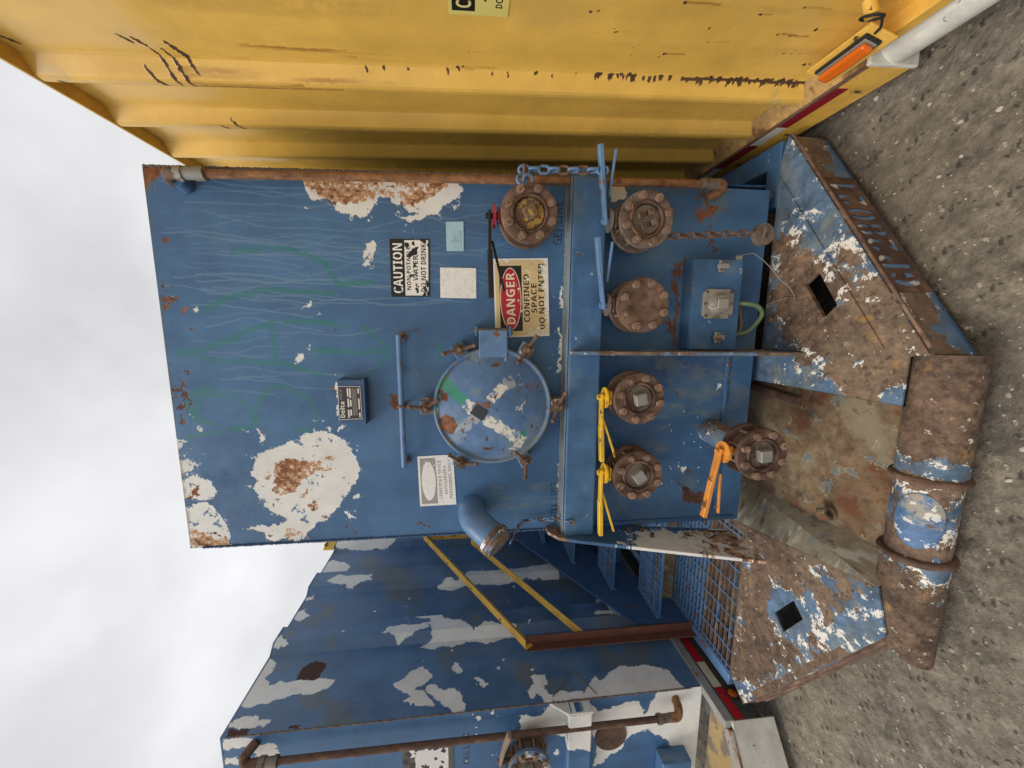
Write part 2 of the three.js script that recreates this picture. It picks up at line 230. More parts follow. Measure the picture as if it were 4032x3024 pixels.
const segD = (x, z, ax, az, bx, bz) => { const dx = bx - ax, dz = bz - az, t = clamp(((x - ax) * dx + (z - az) * dz) / (dx * dx + dz * dz)); return Math.hypot(x - ax - dx * t, z - az - dz * t); };
const rightDeck = [-0.3, -0.3, 1.25, 1.02], leftDeck = [-2.08, -0.3, 1.2, 1.0];
const rightDeckMat = deckMat(...rightDeck, (x, z) => { const e = segD(x, z, 0.9, -0.01, -0.068, 0.655), c = segD(x, z, 0.28, 0.05, -0.1, 0.5), back = sstep(0.12, -0.1, z); return [clamp(0.42 + 0.5 * sstep(0.3, 0.04, c) + 0.16 * sstep(0.05, 0.0, e) - 0.22 * sstep(0.3, 0.7, x) - 0.15 * back + (e < 0.1 && e > 0.03 ? 0.08 : 0)), 0.5 + 0.4 * sstep(0.25, 0.05, e) - 0.3 * back, 0.55]; });
const leftDeckMat = deckMat(...leftDeck, (x, z) => { const e = segD(x, z, -2.03, 0.085, -1.085, 0.665), h = Math.hypot(x + 1.32, z - 0.28), tb = Math.hypot(x + 1.02, z - 0.52); return [clamp(0.92 - 0.42 * sstep(0.12, 0.05, e) + (e < 0.03 ? 0.3 : 0) - 0.4 * sstep(0.14, 0.09, h) - 0.34 * sstep(0.34, 0.1, tb)), 0.35 + 0.65 * sstep(0.16, 0.06, e) + 0.4 * sstep(0.3, 0.1, tb), 0.45]; });
function rustTex(r, g, b, light, sz = 512) {
  return paint(sz, sz, 0.8, 0.8, (x, y, o) => {
    const u = x / 0.8, v = y / 0.8, n = smp(NC, u * 2, v * 2), m = smp(NA, u * 2, v * 2 + 0.3), h = smp(NB, u * 4, v * 4), k = 0.62 + n * 0.45 + m * 0.32;
    o[0] = r * k; o[1] = g * k; o[2] = b * k; o[3] = 0.86 + (n - 0.5) * 0.2; o[4] = 0.3 + n * 0.4;
    mix(o, 176, 150, 118, sstep(0.6, 0.95, m) * light); mix(o, 60, 40, 32, sstep(0.62, 0.9, h) * 0.5);
    if (smp(NB, u * 8 + 0.4, v * 8) > 0.93) mix(o, 208, 200, 184, light * 1.2);
  }, true);
}
const rustMat = mat(rustTex(112, 88, 74, 0.35), { bump: 0.002 }), rustDarkMat = mat(rustTex(98, 74, 62, 0.2), { bump: 0.002 }), pipeRustMat = mat(rustTex(138, 98, 66, 0.3), { bump: 0.002 });

const panTex = paint(1024, 1024, 1.2, 1.2, (x, y, o) => {
  const u = x / 1.2, v = y / 1.2, n = smp(NC, u * 3, v * 3), m = smp(NA, u * 2, v * 2), q = smp(NB, u * 2 + 0.3, v * 2), k = 0.72 + n * 0.52;
  o[0] = 126 * k; o[1] = 104 * k; o[2] = 80 * k; o[3] = 0.92; o[4] = 0.3 + n * 0.4;
  mix(o, 150, 140, 116, sstep(0.46, 0.8, m) * 0.7); mix(o, 104, 64, 42, sstep(0.56, 0.74, q * 0.6 + n * 0.4) * 0.85);
  const b = smp(NB, u * 3 + 0.5, v * 3 + 0.2) * 0.75 + n * 0.25; if (b > 0.7) { mix(o, 108, 124, 130, 0.7); o[4] = 0.7; } else if (b > 0.685 && n > 0.45) mix(o, 205, 188, 150, 0.8);
}, true);
const panMat = mat(panTex, { bump: 0.004 });
let sharedRH;
function paintTex(rgb, chip, chipT, rough = 0.45) {
  const t = paint(512, 512, 1, 1, (x, y, o) => {
    const n = smp(NA, x * 2, y * 2), m = smp(NC, x * 2 + 0.4, y * 2), k = 1 + (n - 0.5) * 0.14 + (m - 0.5) * 0.12; o[0] = rgb[0] * k; o[1] = rgb[1] * k; o[2] = rgb[2] * k; o[3] = rough + (m - 0.5) * 0.25; o[4] = 0.65;
    const c = smp(NB, x * 3, y * 3) * 0.65 + smp(NC, x * 3 + 0.2, y * 3) * 0.35; if (c > chipT) { o[4] = 0.4; mix(o, chip[0], chip[1], chip[2], 0.95); o[3] = 0.9; }
  }, true);
  t.rh = sharedRH ??= t.rh; return t;
}
const yellowMat = mat(paintTex([232, 184, 84], [88, 62, 40], 0.76)), orangeMat = mat(paintTex([226, 150, 66], [120, 74, 42], 0.7)), brightYellowMat = mat(paintTex([228, 184, 48], [96, 66, 40], 0.68));
const whiteMat = mat(paintTex([216, 214, 204], [110, 92, 78], 0.82, 0.5)), greyMat = mat(paintTex([142, 140, 134], [120, 84, 60], 0.72, 0.55)), zincMat = mat(paintTex([166, 162, 152], [120, 110, 96], 0.72, 0.42), { metal: 0.35 });
const lightBlueMat = mat(paintTex([98, 132, 172], [128, 88, 66], 0.71)), redMat = mat(paintTex([168, 44, 56], [190, 170, 160], 0.76)), postMat = mat(paintTex([104, 66, 52], [206, 158, 66], 0.76, 0.7));
const darkBlueMat = mat(paintTex([58, 88, 126], [96, 72, 58], 0.74)), blackMat = plain(0x23211f, 0.75), steelMat = mat(paintTex([120, 108, 96], [88, 66, 52], 0.62, 0.6), { metal: 0.2 });

// ---------------------------------------------------------------- geometry helpers
const V = (x, y, z) => new THREE.Vector3(x, y, z);
let uvSeed = 0;
function tri(geo) { // un-index, uv in metres by dominant axis
  let g = geo.index ? geo.toNonIndexed() : geo; if (!g.attributes.normal) g.computeVertexNormals();
  const p = g.attributes.position, uv = new Float32Array(p.count * 2), a = V(), b = V(), c = V(); uvSeed = (uvSeed + 0.371) % 7;
  for (let i = 0; i < p.count; i += 3) {
    a.fromBufferAttribute(p, i); b.fromBufferAttribute(p, i + 1); c.fromBufferAttribute(p, i + 2);
    const n = b.clone().sub(a).cross(c.clone().sub(a)), ax = Math.abs(n.x), ay = Math.abs(n.y), az = Math.abs(n.z);
    [a, b, c].forEach((q, k) => { const [u, v] = ay >= ax && ay >= az ? [q.x, q.z] : az >= ax ? [q.x, q.y] : [q.z, q.y]; uv[(i + k) * 2] = u + uvSeed; uv[(i + k) * 2 + 1] = v + uvSeed * 0.6; });
  }
  const out = new THREE.BufferGeometry(); out.setAttribute('position', p); out.setAttribute('normal', g.attributes.normal); out.setAttribute('uv', new THREE.BufferAttribute(uv, 2)); return out;
}
function planar(geo, iu, iv, u0, v0, W, H) { const g = geo.index ? geo.toNonIndexed() : geo, p = g.attributes.position, uv = new Float32Array(p.count * 2), ga = [p.getX, p.getY, p.getZ]; for (let i = 0; i < p.count; i++) { uv[i * 2] = (ga[iu].call(p, i) - u0) / W; uv[i * 2 + 1] = (ga[iv].call(p, i) - v0) / H; } g.setAttribute('uv', new THREE.BufferAttribute(uv, 2)); return g; }
function part(parent, name, geo, m, label) {
  const g = Array.isArray(geo) ? mergeGeometries(geo.map((q) => tri(q))) : geo.userData.raw ? geo : tri(geo);
  const o = new THREE.Mesh(g, m); o.name = name; o.castShadow = o.receiveShadow = true; if (label) o.userData.label = label; parent.add(o); return o;
}
const raw = (g) => { g.userData.raw = true; return g; };
function grp(parent, name, label) { const o = new THREE.Group(); o.name = name; if (label) o.userData.label = label; parent.add(o); return o; }
function thing(name, label, category, group) { const o = grp(scene, name); o.userData = { label, category }; if (group) o.userData.group = group; return o; }
function box(x0, x1, y0, y1, z0, z1, r = 0.004) { const w = Math.abs(x1 - x0), h = Math.abs(y1 - y0), d = Math.abs(z1 - z0); r = Math.min(r, w * 0.45, h * 0.45, d * 0.45); const g = r > 0.0005 ? new RoundedBoxGeometry(w, h, d, 1, r) : new THREE.BoxGeometry(w, h, d); return g.translate((x0 + x1) / 2, (y0 + y1) / 2, (z0 + z1) / 2); }
function cyl(a, b, r0, r1 = r0, seg = 20, open = false) { const d = b.clone().sub(a), g = new THREE.CylinderGeometry(r1, r0, d.length(), seg, 1, open); g.applyQuaternion(new THREE.Quaternion().setFromUnitVectors(V(0, 1, 0), d.normalize())); const m = a.clone().add(b).multiplyScalar(0.5); return g.translate(m.x, m.y, m.z); }
function bar(a, b, w, t, up = V(0, 1, 0)) { // rectangular bar from a to b: w across, t along up
  const d = b.clone().sub(a), L = d.length(); d.normalize(); const s = V().crossVectors(up, d).normalize(), u = V().crossVectors(d, s);
  const g = new RoundedBoxGeometry(w, t, L, 1, Math.min(w, t) * 0.2); g.applyMatrix4(new THREE.Matrix4().makeBasis(s, u, d)); const m = a.clone().add(b).multiplyScalar(0.5); return g.translate(m.x, m.y, m.z);
}
function tube(pts, r, seg = 40, rs = 10) { return new THREE.TubeGeometry(new THREE.CatmullRomCurve3(pts.map((p) => V(...p))), seg, r, rs); }
function plate(pts, y, t, holes = [], bevel = 0) { // horizontal plate: pts = [x, z] outline, top at y
  const mk = (q, C) => { const s = new C(); q.forEach(([a, b], i) => (i ? s.lineTo(a, -b) : s.moveTo(a, -b))); s.closePath(); return s; };
  const s = mk(pts, THREE.Shape); holes.forEach((h) => s.holes.push(mk(h, THREE.Path)));
  const g = new THREE.ExtrudeGeometry(s, { depth: t - 2 * bevel, bevelEnabled: bevel > 0, bevelThickness: bevel, bevelSize: bevel, bevelOffset: -bevel, bevelSegments: 1 }); g.rotateX(-Math.PI / 2); return g.translate(0, y - t + bevel, 0);
}
function sidePlate(pts, x, t) { // vertical plate in the z-y plane: pts = [z, y]
  const s = new THREE.Shape(); pts.forEach(([a, b], i) => (i ? s.lineTo(-a, b) : s.moveTo(-a, b))); s.closePath();
  const g = new THREE.ExtrudeGeometry(s, { depth: t, bevelEnabled: true, bevelThickness: 0.002, bevelSize: 0.002, bevelOffset: -0.002, bevelSegments: 1 }); g.rotateY(Math.PI / 2); return g.translate(x, 0, 0);
}
function quad(a, b, c, d) { const g = new THREE.BufferGeometry(); g.setAttribute('position', new THREE.Float32BufferAttribute([...a, ...b, ...c, ...a, ...c, ...d], 3)); g.computeVertexNormals(); return g; }
function deckUV(d, g) { return raw(planar(g, 0, 2, ...d)); }
function hexNut(r, h) { return new THREE.CylinderGeometry(r, r * 0.97, h, 6); }

// ---------------------------------------------------------------- ground
{
  const S = 3.2, gt = paint(1536, 1536, S, S, (x, y, o) => {
    const u = x / S, v = y / S, n = smp(NC, u * 7, v * 7), m = smp(NA, u * 2, v * 2), f = smp(NC, u * 17 + 0.3, v * 17), q = smp(NB, u * 6 + 0.2, v * 6), k = 0.72 + n * 0.36 + (m - 0.5) * 0.16 + (f - 0.5) * 0.3;
    o[0] = 132 * k; o[1] = 123 * k; o[2] = 109 * k; o[3] = 0.92; o[4] = 0.35 + (n - 0.5) * 0.5 + (f - 0.5) * 0.3;
    if (q > 0.78) { mix(o, 72, 66, 60, sstep(0.78, 0.86, q) * 0.45); }
    mix(o, 150, 138, 116, sstep(0.5, 0.8, smp(ND, u * 3 + 0.3, v * 3)) * 0.22); mix(o, 84, 78, 72, sstep(0.62, 0.85, smp(NA, u + 0.7, v + 0.2)) * 0.35); const s = smp(NB, u * 22 + 0.6, v * 22 + 0.1); if (s > 0.82) { mix(o, 168 + 40 * f, 158 + 38 * f, 140 + 36 * f, sstep(0.82, 0.9, s) * 0.8); o[4] += 0.25; }
    else if (s < 0.2) { mix(o, 52, 48, 45, sstep(0.2, 0.12, s) * 0.7); o[4] -= 0.2; }
  }, true);
  const g = new THREE.PlaneGeometry(120, 120); g.rotateX(-Math.PI / 2); const o = part(scene, 'ground', g, mat(gt, { bump: 0.008 })); o.userData = { kind: 'structure', label: 'worn grey asphalt yard with pale stones showing', category: 'ground' };
  const r = rng(77), N = 9000, im = new THREE.InstancedMesh(new THREE.IcosahedronGeometry(1, 0), plain(0xffffff, 0.85), N), mm = new THREE.Matrix4(), qq = new THREE.Quaternion(), col = new THREE.Color();
  for (let i = 0; i < N; i++) {
    const near = r(), x = -3 + r() * 5, z = -0.6 + r() * 2.1, s = 0.0018 + 0.0068 * Math.pow(r(), 5);
    qq.setFromEuler(new THREE.Euler(r() * 0.5, r() * 6.28, r() * 0.5)); mm.compose(V(x, s * 0.12, z), qq, V(s * (0.8 + 0.7 * r()), s * 0.45, s * (0.8 + 0.5 * r()))); im.setMatrixAt(i, mm);
    const t = r(), w = r(); if (t < 0.45) col.setRGB(0.11 + w * 0.08, 0.1 + w * 0.07, 0.085 + w * 0.06); else if (t < 0.68) col.setRGB(0.085, 0.08, 0.072); else col.setRGB(0.28 + w * 0.25, 0.25 + w * 0.23, 0.19 + w * 0.2); im.setColorAt(i, col);
  }
  im.name = 'gravel'; im.castShadow = im.receiveShadow = true; im.userData = { kind: 'stuff', label: 'loose small stones scattered over the asphalt', category: 'gravel' }; scene.add(im);
}

// ---------------------------------------------------------------- flat signs
function canvasTex(w, h, draw) { const cv = document.createElement('canvas'); cv.width = w; cv.height = h; const g = cv.getContext('2d'); draw(g, w, h); const t = new THREE.CanvasTexture(cv); t.colorSpace = THREE.SRGBColorSpace; return t; }
function fit(g, s, x, y, w, ht, font = 'bold', stretch = 1) { g.save(); g.font = `${font} ${ht * 1.38}px sans-serif`; g.textAlign = 'left'; g.textBaseline = 'alphabetic'; const k = w / g.measureText(s).width; g.translate(x, y); g.scale(k, 1); g.fillText(s, 0, 0); g.restore(); }
function sign(parent, name, tex, c4, z, label, rough = 0.5) { // c4 = TL, TR, BR, BL corners x,y on the wall
  const [ax, ay, bx, by, cx, cy, dx, dy] = c4, t = 0.002, f = quad([dx, dy, z + t], [cx, cy, z + t], [bx, by, z + t], [ax, ay, z + t]);
  f.setAttribute('uv', new THREE.Float32BufferAttribute([0, 0, 1, 0, 1, 1, 0, 0, 1, 1, 0, 1], 2));
  return part(parent, name, raw(f), new THREE.MeshStandardMaterial({ map: tex, roughness: rough }), label);
}
function cracks(g, w, h, n, r, col = 'rgba(110,108,104,0.55)') { g.strokeStyle = col; for (let i = 0; i < n; i++) { let x = r() * w, y = r() * h, a = Math.round(r() * 3) * 1.57 + (r() - 0.5) * 0.5; g.lineWidth = 0.6 + r() * 1.4; g.beginPath(); g.moveTo(x, y); for (let k = 0; k < 9; k++) { a += (r() - 0.5) * 0.9; x += Math.cos(a) * w * 0.03; y += Math.sin(a) * w * 0.03; g.lineTo(x, y); } g.stroke(); } }
function flakes(g, r, n, x0, y0, x1, y1, s, col) { g.fillStyle = col; for (let i = 0; i < n; i++) { const x = x0 + (x1 - x0) * r(), y = y0 + (y1 - y0) * r(), k = s * (0.3 + r()); g.beginPath(); for (let a = 0; a < 7; a++) { const q = a / 7 * 6.28, d = k * (0.4 + r()); g.lineTo(x + Math.cos(q) * d, y + Math.sin(q) * d * 0.8); } g.closePath(); g.fill(); } }

// ---------------------------------------------------------------- valve builder (part of a tank)
const flangeGreyMat = mat(rustTex(108, 94, 84, 0.5), { bump: 0.002 });
const boltMat = mat(rustTex(134, 108, 92, 0.4, 256), { bump: 0.001 });
function valve(parent, label, { x, y, wall, zf, plug = 'square', handleMat, hl = 0.29, dir = -1, rise = 0.03, tilt = 0, lever = true, rot = 0.3, plateMat = steelMat, R = 0.1145, hz = -0.055, fm = rustMat, leverDrop = 0.06, ph = 0.06 }) {
  const v = grp(parent, 'butterfly_valve', label), T = 0.022;
  const ring = (z0, z1, ro, ri, m, name) => { const p = [[ri, z0], [ro - 0.003, z0], [ro, z0 + 0.003], [ro, z1 - 0.003], [ro - 0.003, z1], [ri, z1], [ri, z0]].map(([a, b]) => new THREE.Vector2(a, b)); const g = new THREE.LatheGeometry(p, 40); g.rotateX(Math.PI / 2); return part(v, name, g.toNonIndexed ? fixN(g).translate(x, y, 0) : g, m); };
  part(v, 'pipe_stub', cyl(V(x, y, wall), V(x, y, zf - 0.1), 0.058, 0.058, 28), chipMat);
  ring(zf - 0.112, zf - 0.09, R, 0.05, fm, 'flange'); 
  part(v, 'valve_body', cyl(V(x, y, zf - 0.09), V(x, y, zf - T), 0.083, 0.083, 32), steelMat);
  ring(zf - T, zf, R, plug === 'blind' ? 0.001 : 0.064, fm, 'flange');
  if (plug !== 'blind') {
    ring(zf - T, zf + 0.007, 0.074, 0.062, rustDarkMat, 'collar');
    part(v, 'plug', cyl(V(x, y, zf - 0.03), V(x, y, zf - 0.006), 0.0615, 0.058, 32), plug === 'brass' ? brassMat : steelMat);
    if (plug === 'cross') for (const [i, j] of [[-1, -1], [1, -1], [-1, 1], [1, 1]]) { const g = new RoundedBoxGeometry(0.025, 0.025, 0.026, 1, 0.003); g.translate(i * 0.021, j * 0.021, 0); g.rotateZ(rot); part(v, 'plug_lug', g.translate(x, y, zf), steelMat); }
    else { const g = new RoundedBoxGeometry(0.052, 0.052, 0.04, 1, 0.005); g.rotateZ(rot); part(v, 'plug_head', g.translate(x, y, zf + 0.006), plug === 'brass' ? brassMat : greyMat); }
  }
  for (let k = 0; k < 8; k++) {
    const a = (k + 0.5) / 8 * Math.PI * 2 + ph, bx = x + Math.cos(a) * 0.0925, by = y + Math.sin(a) * 0.0925, g = hexNut(0.0172, 0.016); g.rotateY(a * 2.3 + k); g.rotateX(Math.PI / 2); g.translate(bx, by, zf + 0.008);
    part(v, 'bolt', [g, cyl(V(bx, by, zf - 0.13), V(bx, by, zf + 0.019), 0.0075, 0.0075, 8)], boltMat);
  }
  // stem, notch plate and lever
  const hzz = zf + hz, ys = y + 0.075; 
  part(v, 'stem', [cyl(V(x, ys, hzz), V(x, y + 0.142, hzz), 0.014, 0.014, 14), box(x - 0.03, x + 0.03, y + 0.115, y + 0.124, hzz - 0.03, hzz + 0.03)], plateMat);
  const np = new THREE.CylinderGeometry(0.045, 0.045, 0.007, 28); part(v, 'notch_plate', [np.translate(x, y + 0.138, hzz), ...Array.from({ length: 9 }, (_, k) => { const a = -1.2 + k * 0.3 + (dir > 0 ? 0 : Math.PI); return box(-0.003, 0.003, -0.005, 0.005, -0.003, 0.003, 0).translate(x + Math.cos(a) * 0.045, y + 0.138, hzz + Math.sin(a) * 0.045); })], plateMat);
  const a = V(x - dir * 0.015, y + 0.155, hzz), mid = V(x + dir * hl * 0.5, y + 0.16 + rise * 0.5, hzz + tilt * 0.5), b = V(x + dir * hl, y + 0.16 + rise, hzz + tilt);
  part(v, 'handle', [bar(a, mid, 0.034, 0.012), bar(mid.clone().lerp(a, 0.12), b, 0.03, 0.02), cyl(V(x, y + 0.14, hzz), V(x, y + 0.172, hzz), 0.012, 0.012, 12)], handleMat);
  if (lever) part(v, 'latch_lever', [bar(V(x + dir * 0.1, y + 0.145, hzz + 0.004), V(x + dir * hl * 0.93, y + 0.16 + rise - leverDrop, hzz + tilt + 0.012), 0.012, 0.009)], handleMat);
  return v;
}
function fixN(g) { return g.index ? g.toNonIndexed() : g; }
const brassMat = mat(paint(256, 256, 0.25, 0.25, (x, y, o) => { const n = smp(NC, x * 6, y * 6), m = smp(NA, x * 5, y * 5); o[0] = 120 * (0.7 + n * 0.5); o[1] = 100 * (0.7 + n * 0.5); o[2] = 78 * (0.7 + n * 0.5); o[3] = 0.75; o[4] = n; if (m > 0.56) mix(o, 196, 158, 70, 0.75); if (n > 0.68) mix(o, 96, 52, 36, 0.8); }, true));

function chain(name, label, pts, linkL, r, m) { // links follow a polyline, each a ring of its own
  const t = thing(name, label, 'chain'), c = new THREE.CatmullRomCurve3(pts.map((p) => V(...p))), L = c.getLength(), pitch = linkL * 0.72, n = Math.max(2, Math.round(L / pitch));
  const s = linkL * 0.5 - r * 1.2, w = linkL * 0.3, path = new THREE.CurvePath(); const P = []; for (let k = 0; k < 20; k++) { const a = k / 20 * Math.PI * 2, cx = Math.cos(a), sy = Math.sin(a); P.push(V(cx * w * 0.75, sy * w * 0.75 + Math.sign(Math.abs(sy) < 1e-6 ? 0 : sy) * (s - w * 0.75), 0)); }
  const g = tri(new THREE.TubeGeometry(new THREE.CatmullRomCurve3(P, true), 26, r, 7, true)); raw(g);
  for (let k = 0; k <= n; k++) { const p = c.getPointAt(k / n), d = c.getTangentAt(k / n), o = part(t, 'link', g, Array.isArray(m) ? m[k % m.length] : m); o.position.copy(p); o.quaternion.setFromUnitVectors(V(0, 1, 0), d).multiply(new THREE.Quaternion().setFromAxisAngle(V(0, 1, 0), k % 2 ? Math.PI / 2 - 0.15 : 0.2)); }
  return t;
}
function weld(parent, a, b, m) { const A = V(...a), B = V(...b), n = Math.round(A.distanceTo(B) / 0.008), gs = [], s = new THREE.OctahedronGeometry(0.0055, 1), d = B.clone().sub(A).normalize(), r = rng(9); for (let i = 0; i < n; i++) { const p = A.clone().lerp(B, (i + 0.5) / n), k = 0.8 + r() * 0.5; gs.push(s.clone().scale(k, k * 0.9, k).translate(p.x, p.y, p.z)); } return part(parent, 'weld_bead', gs, m); }

// ================================================================ main blue tank
const tank = thing('steel_tank', 'blue steel tank facing the camera with round hatch, valves and V-shaped nose', 'tank', 'tanks parked side by side');
{
  const T = tank, topL = -0.985, topR = 0.622, botR = 0.67, top = 2.957;
  const xr = (y) => botR + (topR - botR) * (y - 1.2) / (top - 1.2);
  // shell: front plate with thickness, sides, roof
  const s = new THREE.Shape(); s.moveTo(topL, 1.2); s.lineTo(botR, 1.2); s.lineTo(topR, top); s.lineTo(topL, top); s.closePath();
  const fg = planar(new THREE.ExtrudeGeometry(s, { depth: 0.02, bevelEnabled: true, bevelThickness: 0.003, bevelSize: 0.003, bevelOffset: -0.003, bevelSegments: 1 }).translate(0, 0, -0.023), 0, 1, FX0, FY0, FW, FH);
  part(T, 'front_wall', raw(fg), faceMat);
  part(T, 'side_wall', quad([topL + 0.012, 0.3, -0.02], [topL + 0.012, 0.3, -6], [topL + 0.012, top - 0.01, -6], [topL + 0.012, top - 0.01, -0.02]), chipMat);
  part(T, 'side_wall', quad([botR + 0.012, 0.3, -0.02], [botR + 0.012, 0.3, -6], [topR - 0.012, top - 0.01, -6], [topR - 0.012, top - 0.01, -0.02]), chipMat);
  part(T, 'roof', quad([topL, top - 0.006, -0.02], [topR, top - 0.006, -0.02], [topR, top - 0.006, -6], [topL, top - 0.006, -6]), chipMat);
  part(T, 'back_wall', quad([topL, 0.3, -6], [botR, 0.3, -6], [topR, top, -6], [topL, top, -6]), chipMat);
  weld(T, [topL + 0.004, 1.28, 0.002], [topL + 0.004, 2.9, 0.002], darkBlueMat); weld(T, [xr(1.28) - 0.004, 1.28, 0.002], [xr(2.95) - 0.004, 2.95, 0.002], steelMat);
  // lower wall
  const lg = planar(box(-1.0, 0.665, 0.272, 1.2, -0.05, -0.03, 0.002), 0, 1, LX0, LY0, LW, LH); part(T, 'lower_wall', raw(lg), lowMat);
  part(T, 'bottom_plate', box(-0.98, 0.66, 0.27, 0.285, -3, -0.05, 0.002), darkBlueMat);
  part(T, 'seam_strip', [box(-0.95, -0.09, 0.405, 0.425, -0.03, -0.018, 0.004)], chipMat);
  // horizontal beam
  const bg = planar(box(-0.985, 0.645, 1.108, 1.262, -0.01, 0.078, 0.012), 0, 1, LX0, LY0 - 0.15, LW, LH); part(T, 'cross_beam', tri(bg), chipMat);
  weld(T, [-0.97, 1.269, 0.003], [0.63, 1.269, 0.003], greyMat);
  part(T, 'beam_flange', box(-0.98, 0.64, 1.2625, 1.2675, 0.001, 0.074, 0.002), mat(paintTex([128, 142, 150], [120, 92, 70], 0.74, 0.7)), 'dusty top of the cross beam');
  part(T, 'beam_end_bracket', [box(0.645, 0.69, 1.13, 1.255, 0.0, 0.05, 0.006), box(0.66, 0.68, 1.13, 1.25, -0.3, 0.0, 0.004)], chipMat);
  // gussets
  part(T, 'gusset_plate', sidePlate([[0.0, 1.255], [0.125, 1.25], [0.132, 1.2], [0.215, 0.222], [-0.05, 0.222]], -0.104, 0.012), wornMat);
  { const g = sidePlate([[-0.03, 1.24], [0.05, 1.235], [0.1, 1.19], [0.12, 1.1], [0.24, 0.222], [-0.05, 0.222]], -0.985, 0.012); g.translate(0, -1.24, 0); g.rotateZ(-0.098); g.translate(0, 1.24, 0); 
    const p = g.attributes.position; part(T, 'gusset_plate', raw(planar(g, 2, 1, 0, 0, 1, 1)), mat(paint(512, 512, 1, 1.25, (x, y, o) => { // blue, then bare primer, then rust along the foot
      blueBase(o, x, y); const a = smp(NC, x * 2, y * 2) - 0.5, b = smp(NC, x * 2 + 0.5, y * 2) - 0.5; const yy = y + a * 0.25, xx = x + b * 0.1;
      const xz = x > 0.5 ? x - 1 : x; if (yy < 0.93 && yy > 0.2 && xz > 0.02 - (0.93 - yy) * 0.12 + a * 0.1) primerCol(o, x, y); if (yy <= 0.62 && xz > -0.03 && smp(NC, x * 2.2, y * 2.2) > 0.3 + (yy - 0.3) * 0.9) { mix(o, 168, 122, 78, 0.7); rustCol(o, x, y, sstep(0.45, 0.65, smp(NC, x * 3, y * 3))); } }, true)), 'blue gusset plate with peeled white primer and rust');
    for (const [z, y] of [[0.01, 0.83], [0.06, 0.80], [0.01, 0.90]]) part(T, 'bolt_stub', cyl(V(-1.03 + (y - 0.8) * 0.05, y, z), V(-1.0 + (y - 0.8) * 0.05, y, z), 0.012, 0.01, 8), rustMat); }

  // ------------------------------------------------ nose frame
  const Y = 0.222, A = [0.9, -0.01], B = [-0.068, 0.655];
  const slot = [[0.254, 0.232], [0.206, 0.174], [0.058, 0.282], [0.108, 0.332]];
  part(T, 'nose_deck', deckUV(rightDeck, plate([A, B, [-0.08, 0.60], [-0.25, 0.60], [-0.25, -0.25], [-0.115, -0.25], [-0.115, -0.045], [0.8, -0.045]], Y, 0.012, [slot], 0.002)), rightDeckMat, 'worn blue deck plate with a rectangular slot');
  { const ux = B[0] - A[0], uz = B[1] - A[1], L = Math.hypot(ux, uz), nx = -uz / L * -1, nz = ux / L * -1; // inward offset for the doubler plate
    const off = (t, d) => [A[0] + ux * t + (uz / L) * -d, A[1] + uz * t + (ux / L) * d];
    part(T, 'doubler_plate', deckUV(rightDeck, plate([off(0.1, 0.115), off(0.93, 0.10), [-0.02, 0.45], [-0.085, 0.25], [-0.085, -0.02], [0.70, -0.02]], Y + 0.0085, 0.008, [slot], 0.0015)), rightDeckMat);
    // face plate under the lip, and the lettered plate on it
    const ang = Math.atan2(-uz, ux), fr = (g) => { g.rotateY(Math.atan2(uz, -ux)); return g; };
    const place = (g) => { const m = new THREE.Matrix4().makeBasis(V(-ux / L, 0, -uz / L), V(0, 1, 0), V(uz / L, 0, -ux / L)); m.setPosition(B[0], 0, B[1]); return g.applyMatrix4(m); };
    // local x: from tube end (0) to corner (L); z outward
    part(T, 'nose_face', place(box(0, L - 0.004, 0.05, 0.2205, -0.014, 0, 0.002)), wornMat);
    part(T, 'nose_lip', place(box(0.02, L, 0.203, 0.213, 0, 0.012, 0.003)), rustMat);
    part(T, 'nose_skirt', place(box(0, L - 0.01, 0.03, 0.0495, -0.08, -0.004, 0.002)), chipMat);
    // stencil letters cut out of the plate: GP28021
    const x0 = 0.255, x1 = 0.875, y0 = 0.052, y1 = 0.201, ps = new THREE.Shape(); ps.moveTo(x0, y0); ps.lineTo(x1, y0); ps.lineTo(x1, y1); ps.lineTo(x0, y1); ps.closePath();
    const arc = (cx, cy, rx, ry, a0, a1, n = 9) => Array.from({ length: n + 1 }, (_, k) => { const a = a0 + (a1 - a0) * k / n; return [cx + Math.cos(a) * rx, cy + Math.sin(a) * ry]; }), PI = Math.PI;
    const lens = (cx, cy, rx, ry, w, a0, a1) => [...arc(cx, cy, rx, ry, a0, a1), ...arc(cx, cy, rx - w, ry - w * 0.55, a1, a0)];
